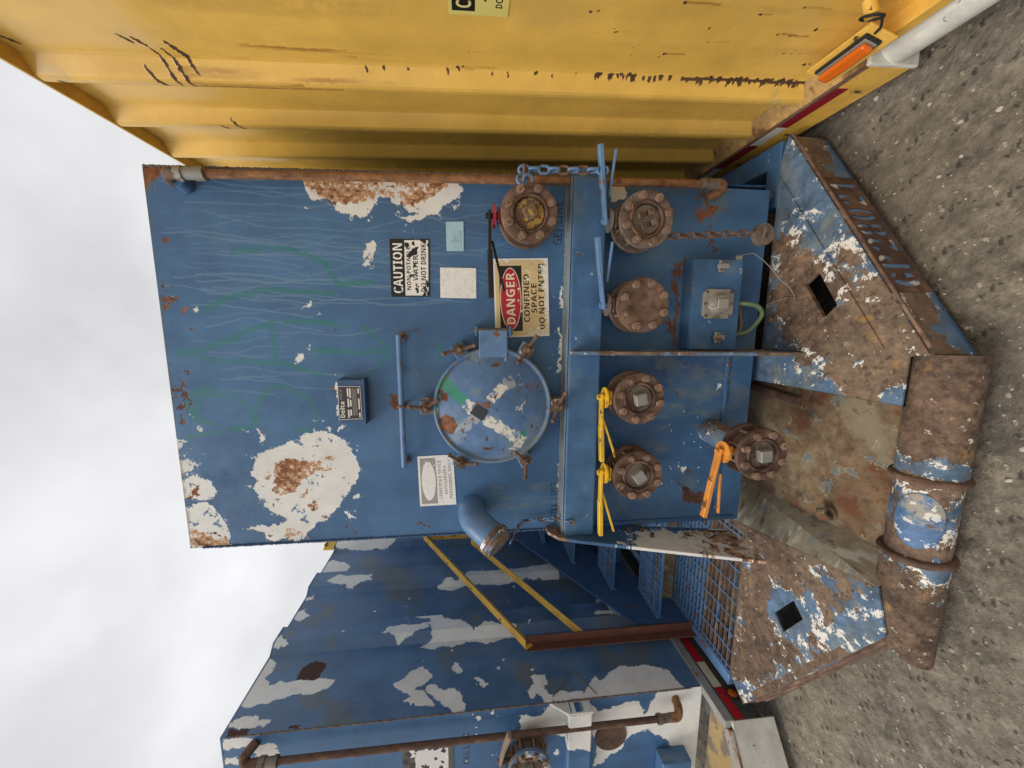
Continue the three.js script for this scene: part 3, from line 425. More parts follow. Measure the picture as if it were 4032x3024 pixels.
    const G = { // unit box 0..1 wide and high, stencil pieces
      G: [[...arc(0.48, 0.5, 0.44, 0.5, PI * 0.58, PI * 1.42), ...arc(0.56, 0.5, 0.2, 0.3, PI * 1.35, PI * 0.65)], [[0.58, 0.98], [0.9, 0.84], [0.86, 0.66], [0.6, 0.78]], [[0.58, 0.03], [0.92, 0.14], [0.92, 0.44], [0.6, 0.44], [0.6, 0.3], [0.66, 0.26]]],
      P: [[[0.06, 0], [0.36, 0], [0.36, 1], [0.06, 1]], [[0.5, 1], ...arc(0.5, 0.74, 0.44, 0.26, PI / 2, -PI / 2), [0.5, 0.6], ...arc(0.5, 0.74, 0.16, 0.13, -PI / 2, PI / 2).slice(1, -1), [0.5, 0.87]]],
      2: [[[0.55, 0.99], ...arc(0.55, 0.72, 0.42, 0.27, PI / 2, -PI * 0.3), [0.5, 0.3], [0.62, 0.55], ...arc(0.55, 0.72, 0.13, 0.12, -0.4, PI / 2)], [[0.42, 0.98], [0.1, 0.85], [0.08, 0.66], [0.32, 0.66], [0.42, 0.8]], [[0.06, 0], [0.94, 0], [0.94, 0.17], [0.42, 0.18], [0.5, 0.26], [0.42, 0.36], [0.1, 0.16]]],
      8: [[...arc(0.42, 0.75, 0.36, 0.25, PI * 0.55, PI * 1.4), ...arc(0.46, 0.75, 0.12, 0.12, PI * 1.4, PI * 0.6)], [...arc(0.42, 0.25, 0.38, 0.25, PI * 0.6, PI * 1.45), ...arc(0.46, 0.25, 0.12, 0.12, PI * 1.4, PI * 0.6)], [...arc(0.58, 0.75, 0.36, 0.25, PI * 0.45, -PI * 0.4), ...arc(0.54, 0.75, 0.12, 0.12, -PI * 0.4, PI * 0.4)], [...arc(0.58, 0.25, 0.38, 0.25, PI * 0.4, -PI * 0.45), ...arc(0.54, 0.25, 0.12, 0.12, -PI * 0.4, PI * 0.4)]],
      0: [[...arc(0.44, 0.5, 0.4, 0.5, PI * 0.55, PI * 1.45), ...arc(0.5, 0.5, 0.18, 0.36, PI * 1.4, PI * 0.6)], [...arc(0.56, 0.5, 0.4, 0.5, PI * 0.45, -PI * 0.45), ...arc(0.5, 0.5, 0.18, 0.36, -PI * 0.4, PI * 0.4)]],
      1: [[[0.4, 0], [0.72, 0], [0.72, 1], [0.48, 1], [0.2, 0.8], [0.2, 0.66], [0.4, 0.74]]] };
    const word = 'GP28021', pitch = (x1 - x0 - 0.03) / 7;
    [...word].forEach((ch, i) => G[ch].forEach((pc) => { const h = new THREE.Path(); pc.forEach(([a, b], k) => { const q = [x0 + 0.017 + pitch * (i + 0.05 + a * 0.88), y0 + 0.014 + b * 0.121]; k ? h.lineTo(...q) : h.moveTo(...q); }); h.closePath(); ps.holes.push(h); }));
    part(T, 'number_plate', place(new THREE.ExtrudeGeometry(ps, { depth: 0.004, bevelEnabled: false }).translate(0, 0, 0.002)), rustDarkMat, 'rusty stencil plate reading GP28021');
    part(T, 'number_backing', place(box(x0 + 0.004, x1 - 0.004, y0 + 0.004, y1 - 0.004, 0.0004, 0.0014, 0)), mat(paintTex([112, 146, 186], [228, 224, 216], 0.62)));
  }
  part(T, 'side_sill', [box(0.79, 0.895, 0.06, Y + 0.003, -2.5, -0.046, 0.006)], chipMat);
  part(T, 'cross_member', [box(0.60, 0.80, 0.12, Y - 0.002, -0.13, -0.052, 0.004)], chipMat);
  // bay between the arms
  part(T, 'bay_pan', [box(-1.0, -0.24, 0.085, 0.1, -0.26, 0.6, 0.002)], panMat, 'rusty pan between the two arms');
  part(T, 'bay_side', quad([-0.253, 0.1, 0.6], [-0.253, 0.1, -0.26], [-0.253, Y - 0.013, -0.26], [-0.253, Y - 0.013, 0.6]), panMat);
  part(T, 'bay_side', quad([-0.87, 0.1, -0.25], [-0.835, 0.1, 0.62], [-0.925, Y, 0.62], [-1.075, Y, -0.25]), mat(paint(512, 256, 1, 0.5, (x, y, o) => { const n = smp(NC, x * 3, y * 3), m = smp(NA, x * 1, y * 4), q = smp(NB, x * 2 + 0.3, y * 6), k = 0.85 + n * 0.22; o[0] = 150 * k; o[1] = 141 * k; o[2] = 122 * k; o[3] = 0.9; o[4] = 0.5 + (n - 0.5) * 0.3; mix(o, 208, 204, 192, sstep(0.5, 0.75, m) * 0.7); mix(o, 88, 72, 60, sstep(0.68, 0.85, q) * 0.6); mix(o, 104, 122, 134, sstep(0.72, 0.84, smp(NB, x * 3, y * 5 + 0.7)) * 0.5); }, true)), 'dusty pale side plate of the bay');
  part(T, 'bay_back', box(-1.05, -0.1, 0.09, 0.275, -0.27, -0.262, 0.001), darkBlueMat);
  part(T, 'stay_bar', cyl(V(-0.3, 0.118, -0.25), V(-0.33, 0.118, 0.1), 0.02, 0.02, 12), rustMat);
  // left arm
  const sq = [[-1.228, 0.299], [-1.365, 0.21], [-1.423, 0.268], [-1.278, 0.356]];
  part(T, 'nose_deck', deckUV(leftDeck, plate([[-1.075, -0.25], [-0.925, 0.62], [-1.085, 0.665], [-2.03, 0.085], [-1.955, -0.028], [-1.09, -0.028], [-1.09, -0.25]], Y, 0.012, [sq], 0.002)), leftDeckMat, 'brown rusty deck plate with a square hole');
  part(T, 'nose_face', quad([-1.085, 0.03, 0.66], [-2.03, 0.05, 0.082], [-2.03, Y - 0.004, 0.082], [-1.085, Y - 0.004, 0.66]), wornRustMat);
  part(T, 'rub_strip', [bar(V(-1.12, 0.16, 0.645), V(-1.98, 0.17, 0.118), 0.012, 0.018), bar(V(-1.12, 0.11, 0.645), V(-1.98, 0.12, 0.118), 0.012, 0.018)], rustMat);
  part(T, 'side_sill', [box(-2.035, -1.962, 0.06, Y + 0.004, -2.5, -0.03, 0.005)], lightBlueMat);
  // tube
  const ty = 0.118, tz = 0.64, tr = 0.089; const tubeUV = (g) => { const h = fixN(g), p = h.attributes.position, uv = []; for (let i = 0; i < p.count; i += 3) { const as = [0, 1, 2].map((k) => Math.atan2(p.getY(i + k) - ty, p.getZ(i + k) - tz)); for (let k = 0; k < 3; k++) { let a = as[k]; if (a - as[0] > Math.PI) a -= 2 * Math.PI; if (as[0] - a > Math.PI) a += 2 * Math.PI; uv.push((p.getX(i + k) + 1.2) / 1.2, (a * 0.089 + 0.3) / 0.6); } } h.setAttribute('uv', new THREE.Float32BufferAttribute(uv, 2)); return raw(h); };
  const xt = (a, b, r) => tubeUV(cyl(V(b, ty, tz), V(a, ty, tz), r, r, 48));
  const nb = grp(T, 'nose_tube', 'brown rusty round bumper tube across the nose');
  part(nb, 'tube_section', xt(-0.49, -0.07, tr), tubeMat); part(nb, 'tube_section', xt(-0.775, -0.49, tr - 0.004), tubeMat);
  { const g = cyl(V(-1.12, ty, tz), V(-0.775, ty, tz), tr, tr, 48), p = g.attributes.position; for (let i = 0; i < p.count; i++) if (p.getX(i) < -1.1) p.setX(i, p.getX(i) - (p.getZ(i) - tz) * 0.55 + (p.getY(i) - ty) * 0.1); g.computeVertexNormals(); part(nb, 'tube_section', tubeUV(g), tubeMat); }
  for (const X of [-0.49, -0.775]) { const g = new THREE.TorusGeometry(tr + 0.001, 0.013, 10, 48); g.rotateY(Math.PI / 2); g.rotateZ(X < -0.6 ? 0.1 : 0.06); part(nb, 'weld_ring', g.translate(X, ty, tz), rustDarkMat); }
  { const g = new THREE.SphereGeometry(1, 32, 16, 0, Math.PI * 2, 0, Math.PI / 2); const p = g.attributes.position; for (let i = 0; i < p.count; i++) { const ax = p.getX(i), ay = p.getZ(i), h = p.getY(i); const X = -0.632 + ax * 0.1, a = 1.05 + ay * 0.78, rr = tr - 0.005 + 0.006 * Math.min(1, h * 3); p.setXYZ(i, X, ty + Math.sin(a) * rr, tz + Math.cos(a) * rr); } g.computeVertexNormals(); part(nb, 'saddle_patch', g, mat(paint(384, 384, 0.4, 0.4, (x, y, o) => { const n = smp(NC, x * 6, y * 6), m = smp(NA, x * 3.5, y * 3.5), f = smp(NB, x * 7.5 + 0.3, y * 7.5); const k = 0.85 + n * 0.3; o[0] = 84 * k; o[1] = 116 * k; o[2] = 156 * k; o[3] = 0.6; o[4] = 0.6; mix(o, 164, 152, 132, sstep(0.46, 0.72, m * 0.6 + n * 0.4) * 0.9); if (f > 0.74) mix(o, 222, 216, 206, 0.9); if (f < 0.22) { mix(o, 108, 78, 62, 0.9); o[4] = 0.4; } }, true)), 'blue painted oval patch on the tube'); }
  // ------------------------------------------------ manway
  const mw = grp(T, 'manway', 'round hatch with domed lid and six wing-nut clamps'), mx = -0.335, my = 1.598;
  part(mw, 'collar', cyl(V(mx, my, 0), V(mx, my, 0.05), 0.252, 0.252, 56), chipMat); part(mw, 'gasket', cyl(V(mx, my, 0.05), V(mx, my, 0.06), 0.247, 0.247, 56), rustDarkMat);
  { const P = [[0.001, 0.142], [0.05, 0.140], [0.1, 0.135], [0.15, 0.126], [0.19, 0.115], [0.222, 0.103], [0.236, 0.095], [0.243, 0.094], [0.246, 0.1], [0.25, 0.103], [0.256, 0.102], [0.26, 0.096], [0.261, 0.086], [0.261, 0.062], [0.25, 0.058], [0.001, 0.058]].map(([a, b]) => new THREE.Vector2(a, b));
    const g = fixN(new THREE.LatheGeometry(P, 72).rotateX(Math.PI / 2)); planar(g, 0, 1, -0.26, -0.26, 0.52, 0.52); g.translate(mx, my, 0);
    const S = 448, r = rng(31), st = (x0, y0, x1, y1) => [x0, y0, x1, y1], M = (d) => mask(S, S, -0.26, -0.26, 0.52, 0.52, d);
    const loc = (zx, zy) => [-(zy - 942) * 0.00071, -(zx - 548) * 0.00071], ln = (g2, a, b, w) => line(g2, [...loc(...a), ...loc(...b)], w);
    const cap = (d) => M((q) => { q.lineCap = 'butt'; d(q); });
    const mGreen = cap((q) => { ln(q, [235, 772], [375, 900], 0.05); line(q, [0.14, 0.2, 0.07, 0.235, -0.02, 0.25], 0.012); ln(q, [720, 1100], [745, 1130], 0.03); }), mWhite = cap((q) => { ln(q, [375, 900], [430, 948], 0.048); ln(q, [490, 1000], [750, 1165], 0.05); ln(q, [530, 890], [610, 800], 0.045); poly(q, [...loc(700, 1180), ...loc(760, 1150), ...loc(690, 1230), ...loc(650, 1220)]); poly(q, [...loc(690, 950), ...loc(740, 905), ...loc(735, 950)]); poly(q, [...loc(620, 630), ...loc(632, 680), ...loc(615, 660)]); }), mGrey = cap((q) => { ln(q, [560, 1050], [690, 1140], 0.04); ln(q, [610, 800], [715, 765], 0.05); ln(q, [460, 965], [330, 1110], 0.048); }), mBlk = cap((q) => { ln(q, [425, 935], [500, 985], 0.054); });
    const mr = M((q) => { poly(q, [...loc(215, 1020), ...loc(260, 975), ...loc(310, 1000), ...loc(330, 1060), ...loc(290, 1110), ...loc(230, 1080)]); poly(q, [...loc(210, 830), ...loc(270, 860), ...loc(265, 905), ...loc(235, 890)]); poly(q, [...loc(520, 690), ...loc(590, 660), ...loc(580, 695)]); poly(q, [...loc(480, 1190), ...loc(555, 1195), ...loc(540, 1210), ...loc(485, 1210)]); poly(q, [...loc(465, 905), ...loc(530, 895), ...loc(530, 940), ...loc(490, 930)]); for (let i = 0; i < 110; i++) { const a = r() * 6.28, d = Math.sqrt(r()) * 0.24, x = Math.cos(a) * d, y = Math.sin(a) * d, k = 0.002 + 0.011 * r() ** 3; poly(q, [x - k, y, x, y + k, x + k * 1.2, y - k * 0.3]); } });
    const tex = paint(S, S, 0.52, 0.52, (u, v, o) => { const x = u - 0.26, y = v - 0.26, a = smp(NC, u * 3, v * 3) - 0.5, b = smp(NC, u * 3 + 0.5, v * 3) - 0.5, f = smp(NC, u * 4 + 0.2, v * 4), rad = Math.hypot(x, y); const n = smp(NA, u * 1.5, v * 1.5), k = 1 + (n - 0.5) * 0.2 + (f - 0.5) * 0.12; o[0] = 86 * k; o[1] = 120 * k; o[2] = 162 * k; o[3] = 0.5; o[4] = 0.6; mix(o, 146, 146, 132, sstep(0.5, 0.85, n + 0.05) * 0.4);
      const jx = x + a * 0.012, jy = y + b * 0.012; if (mGreen(jx, jy) > 0.5) mix(o, 52, 140, 112, 0.85); if (mGrey(jx, jy) > 0.5 && f > 0.42) mix(o, 168, 170, 172, 0.85); if (mWhite(jx + a * 0.02, jy + b * 0.02) > 0.5) mix(o, 222, 218, 206, f > 0.36 ? 1 : 0.2); if (mBlk(x, y) > 0.5) mix(o, 44, 46, 52, 0.95); if (mr(jx, jy) > 0.5) rustCol(o, u * 2, v * 2, 0.92); if (rad > 0.236 && f > 0.55) mix(o, 150, 126, 98, 0.5); });
    part(mw, 'lid', raw(g), mat(tex, { bump: 0.0015 }), 'domed blue hatch lid with a cross of peeling tape'); }
  { // hinge on the right
    part(mw, 'hinge_strap', [box(mx + 0.215, 0.0, my - 0.062, my + 0.062, 0.075, 0.105, 0.006)], lightBlueMat); part(mw, 'hinge_pin', cyl(V(-0.004, my - 0.085, 0.085), V(-0.004, my + 0.085, 0.085), 0.012, 0.012, 12), steelMat);
    for (const s of [-1, 1]) part(mw, 'hinge_ear', box(-0.028, 0.014, my + s * 0.072 - 0.006, my + s * 0.072 + 0.006, -0.0, 0.1, 0.003), chipMat);
    const spin = [0.25, 0.95, 1.15, 1.75, -0.55, 0.05], ang = [30, -30, -90, -150, 150, 90];
    ang.forEach((d, i) => { const a = d * Math.PI / 180, ca = Math.cos(a), sa = Math.sin(a), cx = mx + ca * 0.289, cy = my + sa * 0.289, at = (g) => { g.rotateZ(a); return g.translate(cx, cy, 0); };
      part(mw, 'clamp_lug', [at(box(-0.052, 0.028, -0.03, 0.03, 0.072, 0.098, 0.005)), at(box(-0.05, 0.026, -0.028, 0.028, 0.0, 0.05, 0.005))], i === 4 || i === 0 ? chipMat : wornMat);
      const wn = grp(mw, 'wing_nut'); part(wn, 'washer', cyl(V(cx, cy, 0.098), V(cx, cy, 0.104), 0.026, 0.026, 20), rustMat); part(wn, 'nut', cyl(V(cx, cy, 0.104), V(cx, cy, 0.128), 0.0165, 0.014, 14), rustMat); part(wn, 'stud', cyl(V(cx, cy, 0.03), V(cx, cy, 0.146), 0.0085, 0.0085, 10), steelMat);
      const s = spin[i] + Math.PI * 0, bend = (i === 4 || i === 5 || i === 3) ? 0.6 : 0.05; for (const q of [0, 1]) { const t = s + q * Math.PI + (q ? bend : -bend * 0.4), e = V(cx + Math.sin(t) * -0.066, cy + Math.cos(t) * 0.066, 0.132), m0 = V(cx + Math.sin(t) * -0.012, cy + Math.cos(t) * 0.012, 0.118); part(wn, 'wing', [cyl(m0, e, 0.0085, 0.0075, 10), new THREE.SphereGeometry(0.0105, 10, 8).translate(e.x, e.y, e.z)], rustMat); } });
  }
  // ------------------------------------------------ grab bar, data box
  const gb = grp(T, 'grab_bar', 'long thin horizontal rod above the hatch'); part(gb, 'rod', cyl(V(-0.612, 1.996, 0.055), V(-0.026, 2.0, 0.055), 0.0125, 0.0125, 14), lightBlueMat);
  for (const x of [-0.6, -0.035]) { part(gb, 'standoff', cyl(V(x, 1.998, 0), V(x, 1.998, 0.058), 0.009, 0.009, 10), chipMat); part(gb, 'end_boss', cyl(V(x, 1.998, 0.0), V(x, 1.998, 0.012), 0.022, 0.02, 14), rustMat); }
  { const g = new THREE.TorusGeometry(0.019, 0.005, 8, 20); g.rotateY(Math.PI / 2); part(gb, 'clip_ring', g.translate(-0.335, 1.994, 0.052), rustMat); part(gb, 'clip_stud', cyl(V(-0.335, 1.994, 0), V(-0.335, 1.994, 0.036), 0.008, 0.008, 8), rustMat); }
  const db = grp(T, 'data_box', 'small blue box with a black data plate'); part(db, 'box', [box(-0.412, -0.216, 2.158, 2.268, 0, 0.046, 0.006)], darkBlueMat); part(db, 'box_rim', [box(-0.416, -0.213, 2.152, 2.16, 0, 0.052, 0.002)], darkBlueMat);
  const plateTex = canvasTex(512, 352, (g, w, h) => { g.fillStyle = '#d8d6d0'; g.fillRect(0, 0, w, h); g.fillStyle = '#3a3430'; g.fillRect(8, 8, w - 16, h - 16); g.fillStyle = '#e4e2dc'; fit(g, 'Delta', 24, 92, 260, 66); const r = rng(3); g.fillStyle = '#c9c5bd'; for (let k = 0; k < 3; k++) fit(g, 'NATIONAL TANK WORKS'.slice(0, 12 + k), 300, 34 + k * 14, 170, 8, ''); const row = (y, hh, cells) => cells.forEach(([x, ww]) => { g.fillStyle = '#e9e7e2'; g.fillRect(x, y, ww, hh); }); row(140, 22, [[30, 120], [190, 130], [350, 130]]); row(176, 22, [[60, 90], [200, 100], [330, 150]]); g.fillStyle = '#bdb8ae'; for (let k = 0; k < 5; k++) for (let x = 60; x < 470;) { const ww = 8 + r() * 26; g.fillRect(x, 216 + k * 15, ww, 5); x += ww + 5; } row(306, 20, [[30, 70], [150, 170], [400, 80]]); });
  sign(db, 'data_plate', plateTex, [-0.394, 2.266, -0.245, 2.265, -0.246, 2.171, -0.390, 2.168], 0.047, 'black data plate with white print', 0.35);
  // ------------------------------------------------ stickers
  sign(T, 'caution_sign', canvasTex(640, 448, (g, w, h) => { const r = rng(61); g.fillStyle = '#f0eee8'; g.fillRect(0, 0, w, h); g.fillStyle = '#17181b'; g.fillRect(0, 0, w, 165); g.fillStyle = '#f4f2ec'; fit(g, 'CAUTION', 34, 138, 570, 108); g.fillStyle = '#17181b'; fit(g, 'NON-POTABLE', 70, 232, 490, 48); fit(g, 'WATER', 180, 314, 280, 54); fit(g, 'DO NOT DRINK', 50, 408, 540, 58); flakes(g, r, 15, 0, 170, w, 330, 22, '#17181b'); flakes(g, r, 8, 420, 180, w, 320, 34, '#17181b'); flakes(g, r, 8, 480, 340, w, h, 20, '#17181b'); flakes(g, r, 10, 0, 380, 200, h, 26, '#17181b'); flakes(g, r, 22, 0, 0, w, 160, 9, '#17181b'); g.lineWidth = 16; g.strokeStyle = '#17181b'; g.strokeRect(6, 6, w - 12, h - 12); flakes(g, r, 8, 0, 170, w, h, 14, '#e9e6de'); }), [0.138, 2.034, 0.378, 2.033, 0.383, 1.867, 0.141, 1.871], 0.001, 'torn black and white sign reading CAUTION NON-POTABLE WATER DO NOT DRINK');
  sign(T, 'blank_sign', canvasTex(320, 384, (g, w, h) => { const r = rng(62); g.fillStyle = '#f4f3ef'; g.fillRect(0, 0, w, h); cracks(g, w, h, 90, r, 'rgba(130,128,122,0.65)'); cracks(g, w, h, 4, r, 'rgba(70,70,70,0.8)'); }), [0.137, 1.825, 0.266, 1.824, 0.267, 1.668, 0.137, 1.668], 0.001, 'blank white sticker crazed with fine cracks');
  sign(T, 'paper_label', canvasTex(320, 192, (g, w, h) => { g.fillStyle = '#a9cfe0'; g.fillRect(0, 0, w, h); g.strokeStyle = '#56717f'; g.lineWidth = 2; for (const [y, s] of [[76, 'GEL'], [104, 'ACRYLIC'], [132, '1/25/18'], [166, '2019-07-1008']]) { g.beginPath(); g.moveTo(20, y); g.lineTo(230, y); g.stroke(); g.fillStyle = '#49606d'; g.font = '20px sans-serif'; g.fillText(s, 92, y - 3); } g.strokeRect(270, 14, 34, 14); }), [0.335, 1.795, 0.456, 1.796, 0.460, 1.721, 0.337, 1.721], 0.001, 'small pale blue paper label with handwriting');
  sign(T, 'danger_sign', canvasTex(896, 640, (g, w, h) => { const r = rng(63); g.fillStyle = '#f1eee6'; g.fillRect(0, 0, w, h); g.fillStyle = '#e0c692'; g.fillRect(18, 18, w - 36, h - 36); g.fillStyle = '#1c1b1d'; g.fillRect(70, 62, w - 150, 262); g.save(); g.translate(w / 2 - 8, 190); g.fillStyle = '#e9d6ae'; g.beginPath(); g.ellipse(0, 0, 355, 124, 0, 0, 7); g.fill(); g.fillStyle = '#be2138'; g.beginPath(); g.ellipse(0, 0, 344, 114, 0, 0, 7); g.fill(); g.restore(); g.fillStyle = '#f0e2c2'; fit(g, 'DANGER', 140, 238, 600, 100); g.fillStyle = '#1a191b'; fit(g, 'CONFINED', 165, 408, 560, 66); fit(g, 'SPACE', 270, 496, 350, 66); fit(g, 'DO NOT ENTER', 70, 586, 770, 68);
    flakes(g, r, 36, 10, 596, w, h, 40, '#efece5'); flakes(g, r, 22, 470, 560, w, h, 36, '#efece5'); flakes(g, r, 12, 10, 380, 110, h, 42, '#e9dcbe'); flakes(g, r, 10, 840, 0, w, 200, 26, '#f1eee6'); flakes(g, r, 14, 240, 250, 640, 330, 14, '#f1eee6'); flakes(g, r, 7, 130, 150, 300, 260, 15, '#e9d6ae'); flakes(g, r, 8, 620, 340, 780, 420, 14, '#f1eee6'); cracks(g, w, h, 16, r, 'rgba(70,66,60,0.7)'); g.save(); g.translate(0, 560); cracks(g, w, 70, 50, r, 'rgba(70,66,60,0.7)'); g.restore(); }), [-0.037, 1.582, 0.309, 1.593, 0.319, 1.348, -0.026, 1.333], 0.001, 'tan sign with red oval reading DANGER CONFINED SPACE DO NOT ENTER');
  sign(T, 'confined_space_sign', canvasTex(640, 448, (g, w, h) => { const r = rng(64); g.fillStyle = '#f0eee9'; g.fillRect(0, 0, w, h); g.fillStyle = '#9b9894'; g.fillRect(28, 24, w - 56, 196); flakes(g, r, 90, 28, 24, w - 28, 220, 9, '#c9c6c1'); g.fillStyle = '#f0eee9'; g.beginPath(); g.ellipse(w / 2, 122, 250, 84, 0, 0, 7); g.fill(); g.fillStyle = '#908c88'; fit(g, 'CONFINED SPACE', 80, 284, 500, 40); fit(g, 'AUTHORIZED', 140, 348, 370, 40); fit(g, 'PERSONNEL ONLY', 80, 412, 500, 40); flakes(g, r, 22, 60, 240, w, h, 11, '#f0eee9'); cracks(g, w, h, 110, r, 'rgba(150,146,140,0.6)'); g.strokeStyle = '#55534f'; g.lineWidth = 3; g.beginPath(); g.moveTo(10, 216); g.lineTo(w * 0.6, 222); g.stroke(); }), [-0.831, 1.939, -0.585, 1.945, -0.580, 1.781, -0.829, 1.769], 0.001, 'faded white sign reading CONFINED SPACE AUTHORIZED PERSONNEL ONLY');
  // ------------------------------------------------ valves
  valve(T, 'valve with black handle and brassy plug beside the word GEL', { x: 0.456, y: 1.459, wall: 0, zf: 0.17, plug: 'brass', handleMat: blackMat, plateMat: redMat, hl: 0.33, dir: -1, rise: -0.005, rot: 0.5, tilt: 0.1, leverDrop: 0.05 });
  valve(T, 'valve with pale blue handle and lugged plug, nearest the chain', { x: 0.452, y: 0.974, wall: -0.03, zf: 0.17, plug: 'cross', handleMat: lightBlueMat, hl: 0.27, dir: 1, rise: 0.05, rot: 0.35, tilt: 0.06, fm: flangeGreyMat, ph: -0.1 });
  valve(T, 'valve closed by a rusty blind flange', { x: 0.107, y: 0.968, wall: -0.03, zf: 0.17, plug: 'blind', handleMat: lightBlueMat, hl: 0.27, dir: 1, rise: 0.05, tilt: 0.05 });
  valve(T, 'valve with yellow handle next to the middle gusset', { x: -0.296, y: 0.96, wall: -0.03, zf: 0.17, handleMat: brightYellowMat, plateMat: brightYellowMat, hl: 0.3, dir: -1, rise: -0.02, rot: 0.2, ph: 0.2 });
  valve(T, 'valve with yellow handle reaching past the left edge', { x: -0.65, y: 0.946, wall: -0.03, zf: 0.17, handleMat: brightYellowMat, plateMat: brightYellowMat, hl: 0.31, dir: -1, rise: -0.015, rot: 0.6, fm: rustDarkMat });
  valve(T, 'lowest valve with orange handle over the bay', { x: -0.519, y: 0.465, wall: -0.03, zf: 0.31, handleMat: orangeMat, plateMat: orangeMat, hl: 0.3, dir: -1, rise: 0.045, rot: 0.1, hz: -0.06, fm: rustDarkMat });
  part(T, 'pipe_stub', cyl(V(-0.505, 0.475, -0.03), V(-0.519, 0.468, 0.2), 0.062, 0.06, 28), wornRustMat);
  // ------------------------------------------------ vertical pipe on the right
  const vp = grp(T, 'drain_pipe', 'thin rusty vertical pipe along the right edge');
  part(vp, 'pipe', cyl(V(0.645, 0.66, 0.05), V(0.583, 2.72, 0.05), 0.0165, 0.0165, 16), pipeRustMat);
  part(vp, 'union', [cyl(V(0.583, 2.70, 0.05), V(0.582, 2.735, 0.05), 0.027, 0.027, 8), cyl(V(0.582, 2.735, 0.05), V(0.58, 2.80, 0.05), 0.022, 0.024, 16), cyl(V(0.58, 2.775, 0.05), V(0.58, 2.80, 0.05), 0.029, 0.029, 8)], greyMat);
  part(vp, 'elbow', [tube([[0.58, 2.79, 0.05], [0.58, 2.83, 0.045], [0.572, 2.845, 0.02], [0.565, 2.845, -0.01]], 0.023, 16, 14)], rustMat);
  part(vp, 'stub', [cyl(V(0.55, 2.80, 0.0), V(0.56, 2.81, 0.03), 0.03, 0.026, 18)], chipMat);
  part(vp, 'lower_union', [cyl(V(0.645, 0.60, 0.05), V(0.645, 0.68, 0.05), 0.023, 0.023, 16), cyl(V(0.645, 0.64, 0.05), V(0.645, 0.662, 0.05), 0.028, 0.028, 8), cyl(V(0.645, 0.60, 0.05), V(0.645, 0.615, 0.05), 0.027, 0.027, 8)], steelMat);
  part(vp, 'elbow', [tube([[0.645, 0.61, 0.05], [0.645, 0.575, 0.046], [0.635, 0.565, 0.02], [0.625, 0.565, -0.03]], 0.024, 16, 14)], pipeRustMat);
  // ------------------------------------------------ fill elbow on the left
  const fe = grp(T, 'fill_elbow', 'blue pipe elbow with a rusty cap above the words FILL LINE');
  part(fe, 'pipe', tube([[-0.848, 1.695, -0.01], [-0.848, 1.695, 0.06], [-0.856, 1.682, 0.115], [-0.88, 1.64, 0.158], [-0.908, 1.596, 0.184]], 0.064, 40, 24), mat(paintTex([88, 122, 162], [128, 92, 72], 0.70)));
  { const a = V(-0.9, 1.609, 0.178), d = V(-0.46, -0.66, 0.6).normalize(), p = (t) => a.clone().addScaledVector(d, t); part(fe, 'cap_ring', [cyl(p(0), p(0.018), 0.071, 0.074, 32), cyl(p(0.022), p(0.035), 0.074, 0.071, 32)], wornRustMat); part(fe, 'cap', [cyl(p(0.01), p(0.05), 0.069, 0.064, 32)], wornRustMat); }
  // ------------------------------------------------ electrical plate
  const ep = grp(T, 'socket_panel', 'blue panel with a grey cast socket');
  part(ep, 'panel', [box(-0.085, 0.325, 0.445, 0.68, 0.05, 0.06, 0.003), box(-0.085, 0.325, 0.672, 0.682, -0.03, 0.05, 0.003)], chipMat);
  { const sx = 0.125, sy = 0.56; const pl = new THREE.Shape(); [[-0.064, -0.05], [-0.045, -0.072], [0.045, -0.072], [0.064, -0.05], [0.064, 0.055], [0.05, 0.072], [-0.05, 0.072], [-0.064, 0.055]].forEach(([a, b], i) => (i ? pl.lineTo(a, b) : pl.moveTo(a, b))); pl.closePath();
    part(ep, 'socket_plate', new THREE.ExtrudeGeometry(pl, { depth: 0.008, bevelEnabled: true, bevelThickness: 0.003, bevelSize: 0.003, bevelSegments: 2 }).translate(sx, sy, 0.062), zincMat);
    const oc = new THREE.CylinderGeometry(0.038, 0.052, 0.03, 8); oc.rotateY(Math.PI / 8); oc.rotateX(Math.PI / 2); part(ep, 'socket_body', oc.translate(sx, sy, 0.085), zincMat); part(ep, 'socket_cover', [box(sx - 0.026, sx + 0.024, sy - 0.028, sy + 0.03, 0.095, 0.112, 0.008), cyl(V(sx - 0.015, sy + 0.035, 0.104), V(sx + 0.013, sy + 0.035, 0.104), 0.006, 0.006, 10)], zincMat);
    for (const [a, b] of [[-0.054, 0.058], [0.054, 0.058], [-0.054, -0.058], [0.054, -0.058], [0, 0.065], [0, -0.065]]) part(ep, 'screw', cyl(V(sx + a, sy + b, 0.07), V(sx + a, sy + b, 0.077), 0.007, 0.006, 10), rustMat);
    for (const [x, y] of [[0.292, 0.556], [-0.028, 0.548]]) part(ep, 'clamp', [box(x - 0.024, x + 0.024, y - 0.014, y + 0.014, 0.06, 0.074, 0.004), box(x - 0.012, x + 0.012, y - 0.024, y + 0.026, 0.07, 0.09, 0.004), cyl(V(x - 0.024, y + 0.016, 0.08), V(x + 0.024, y + 0.016, 0.08), 0.007, 0.007, 10)], greyMat);
    part(ep, 'tab', box(0.325, 0.345, 0.45, 0.48, 0.05, 0.058, 0.002), greyMat); }
  // ------------------------------------------------ stair on the left
  const bls = Array.from({ length: 6 }, () => raw(tri(new THREE.BoxGeometry(0.86, 0.017, 0.005)))), rl = (d) => raw(tri(new THREE.BoxGeometry(0.006, 0.007, d)));
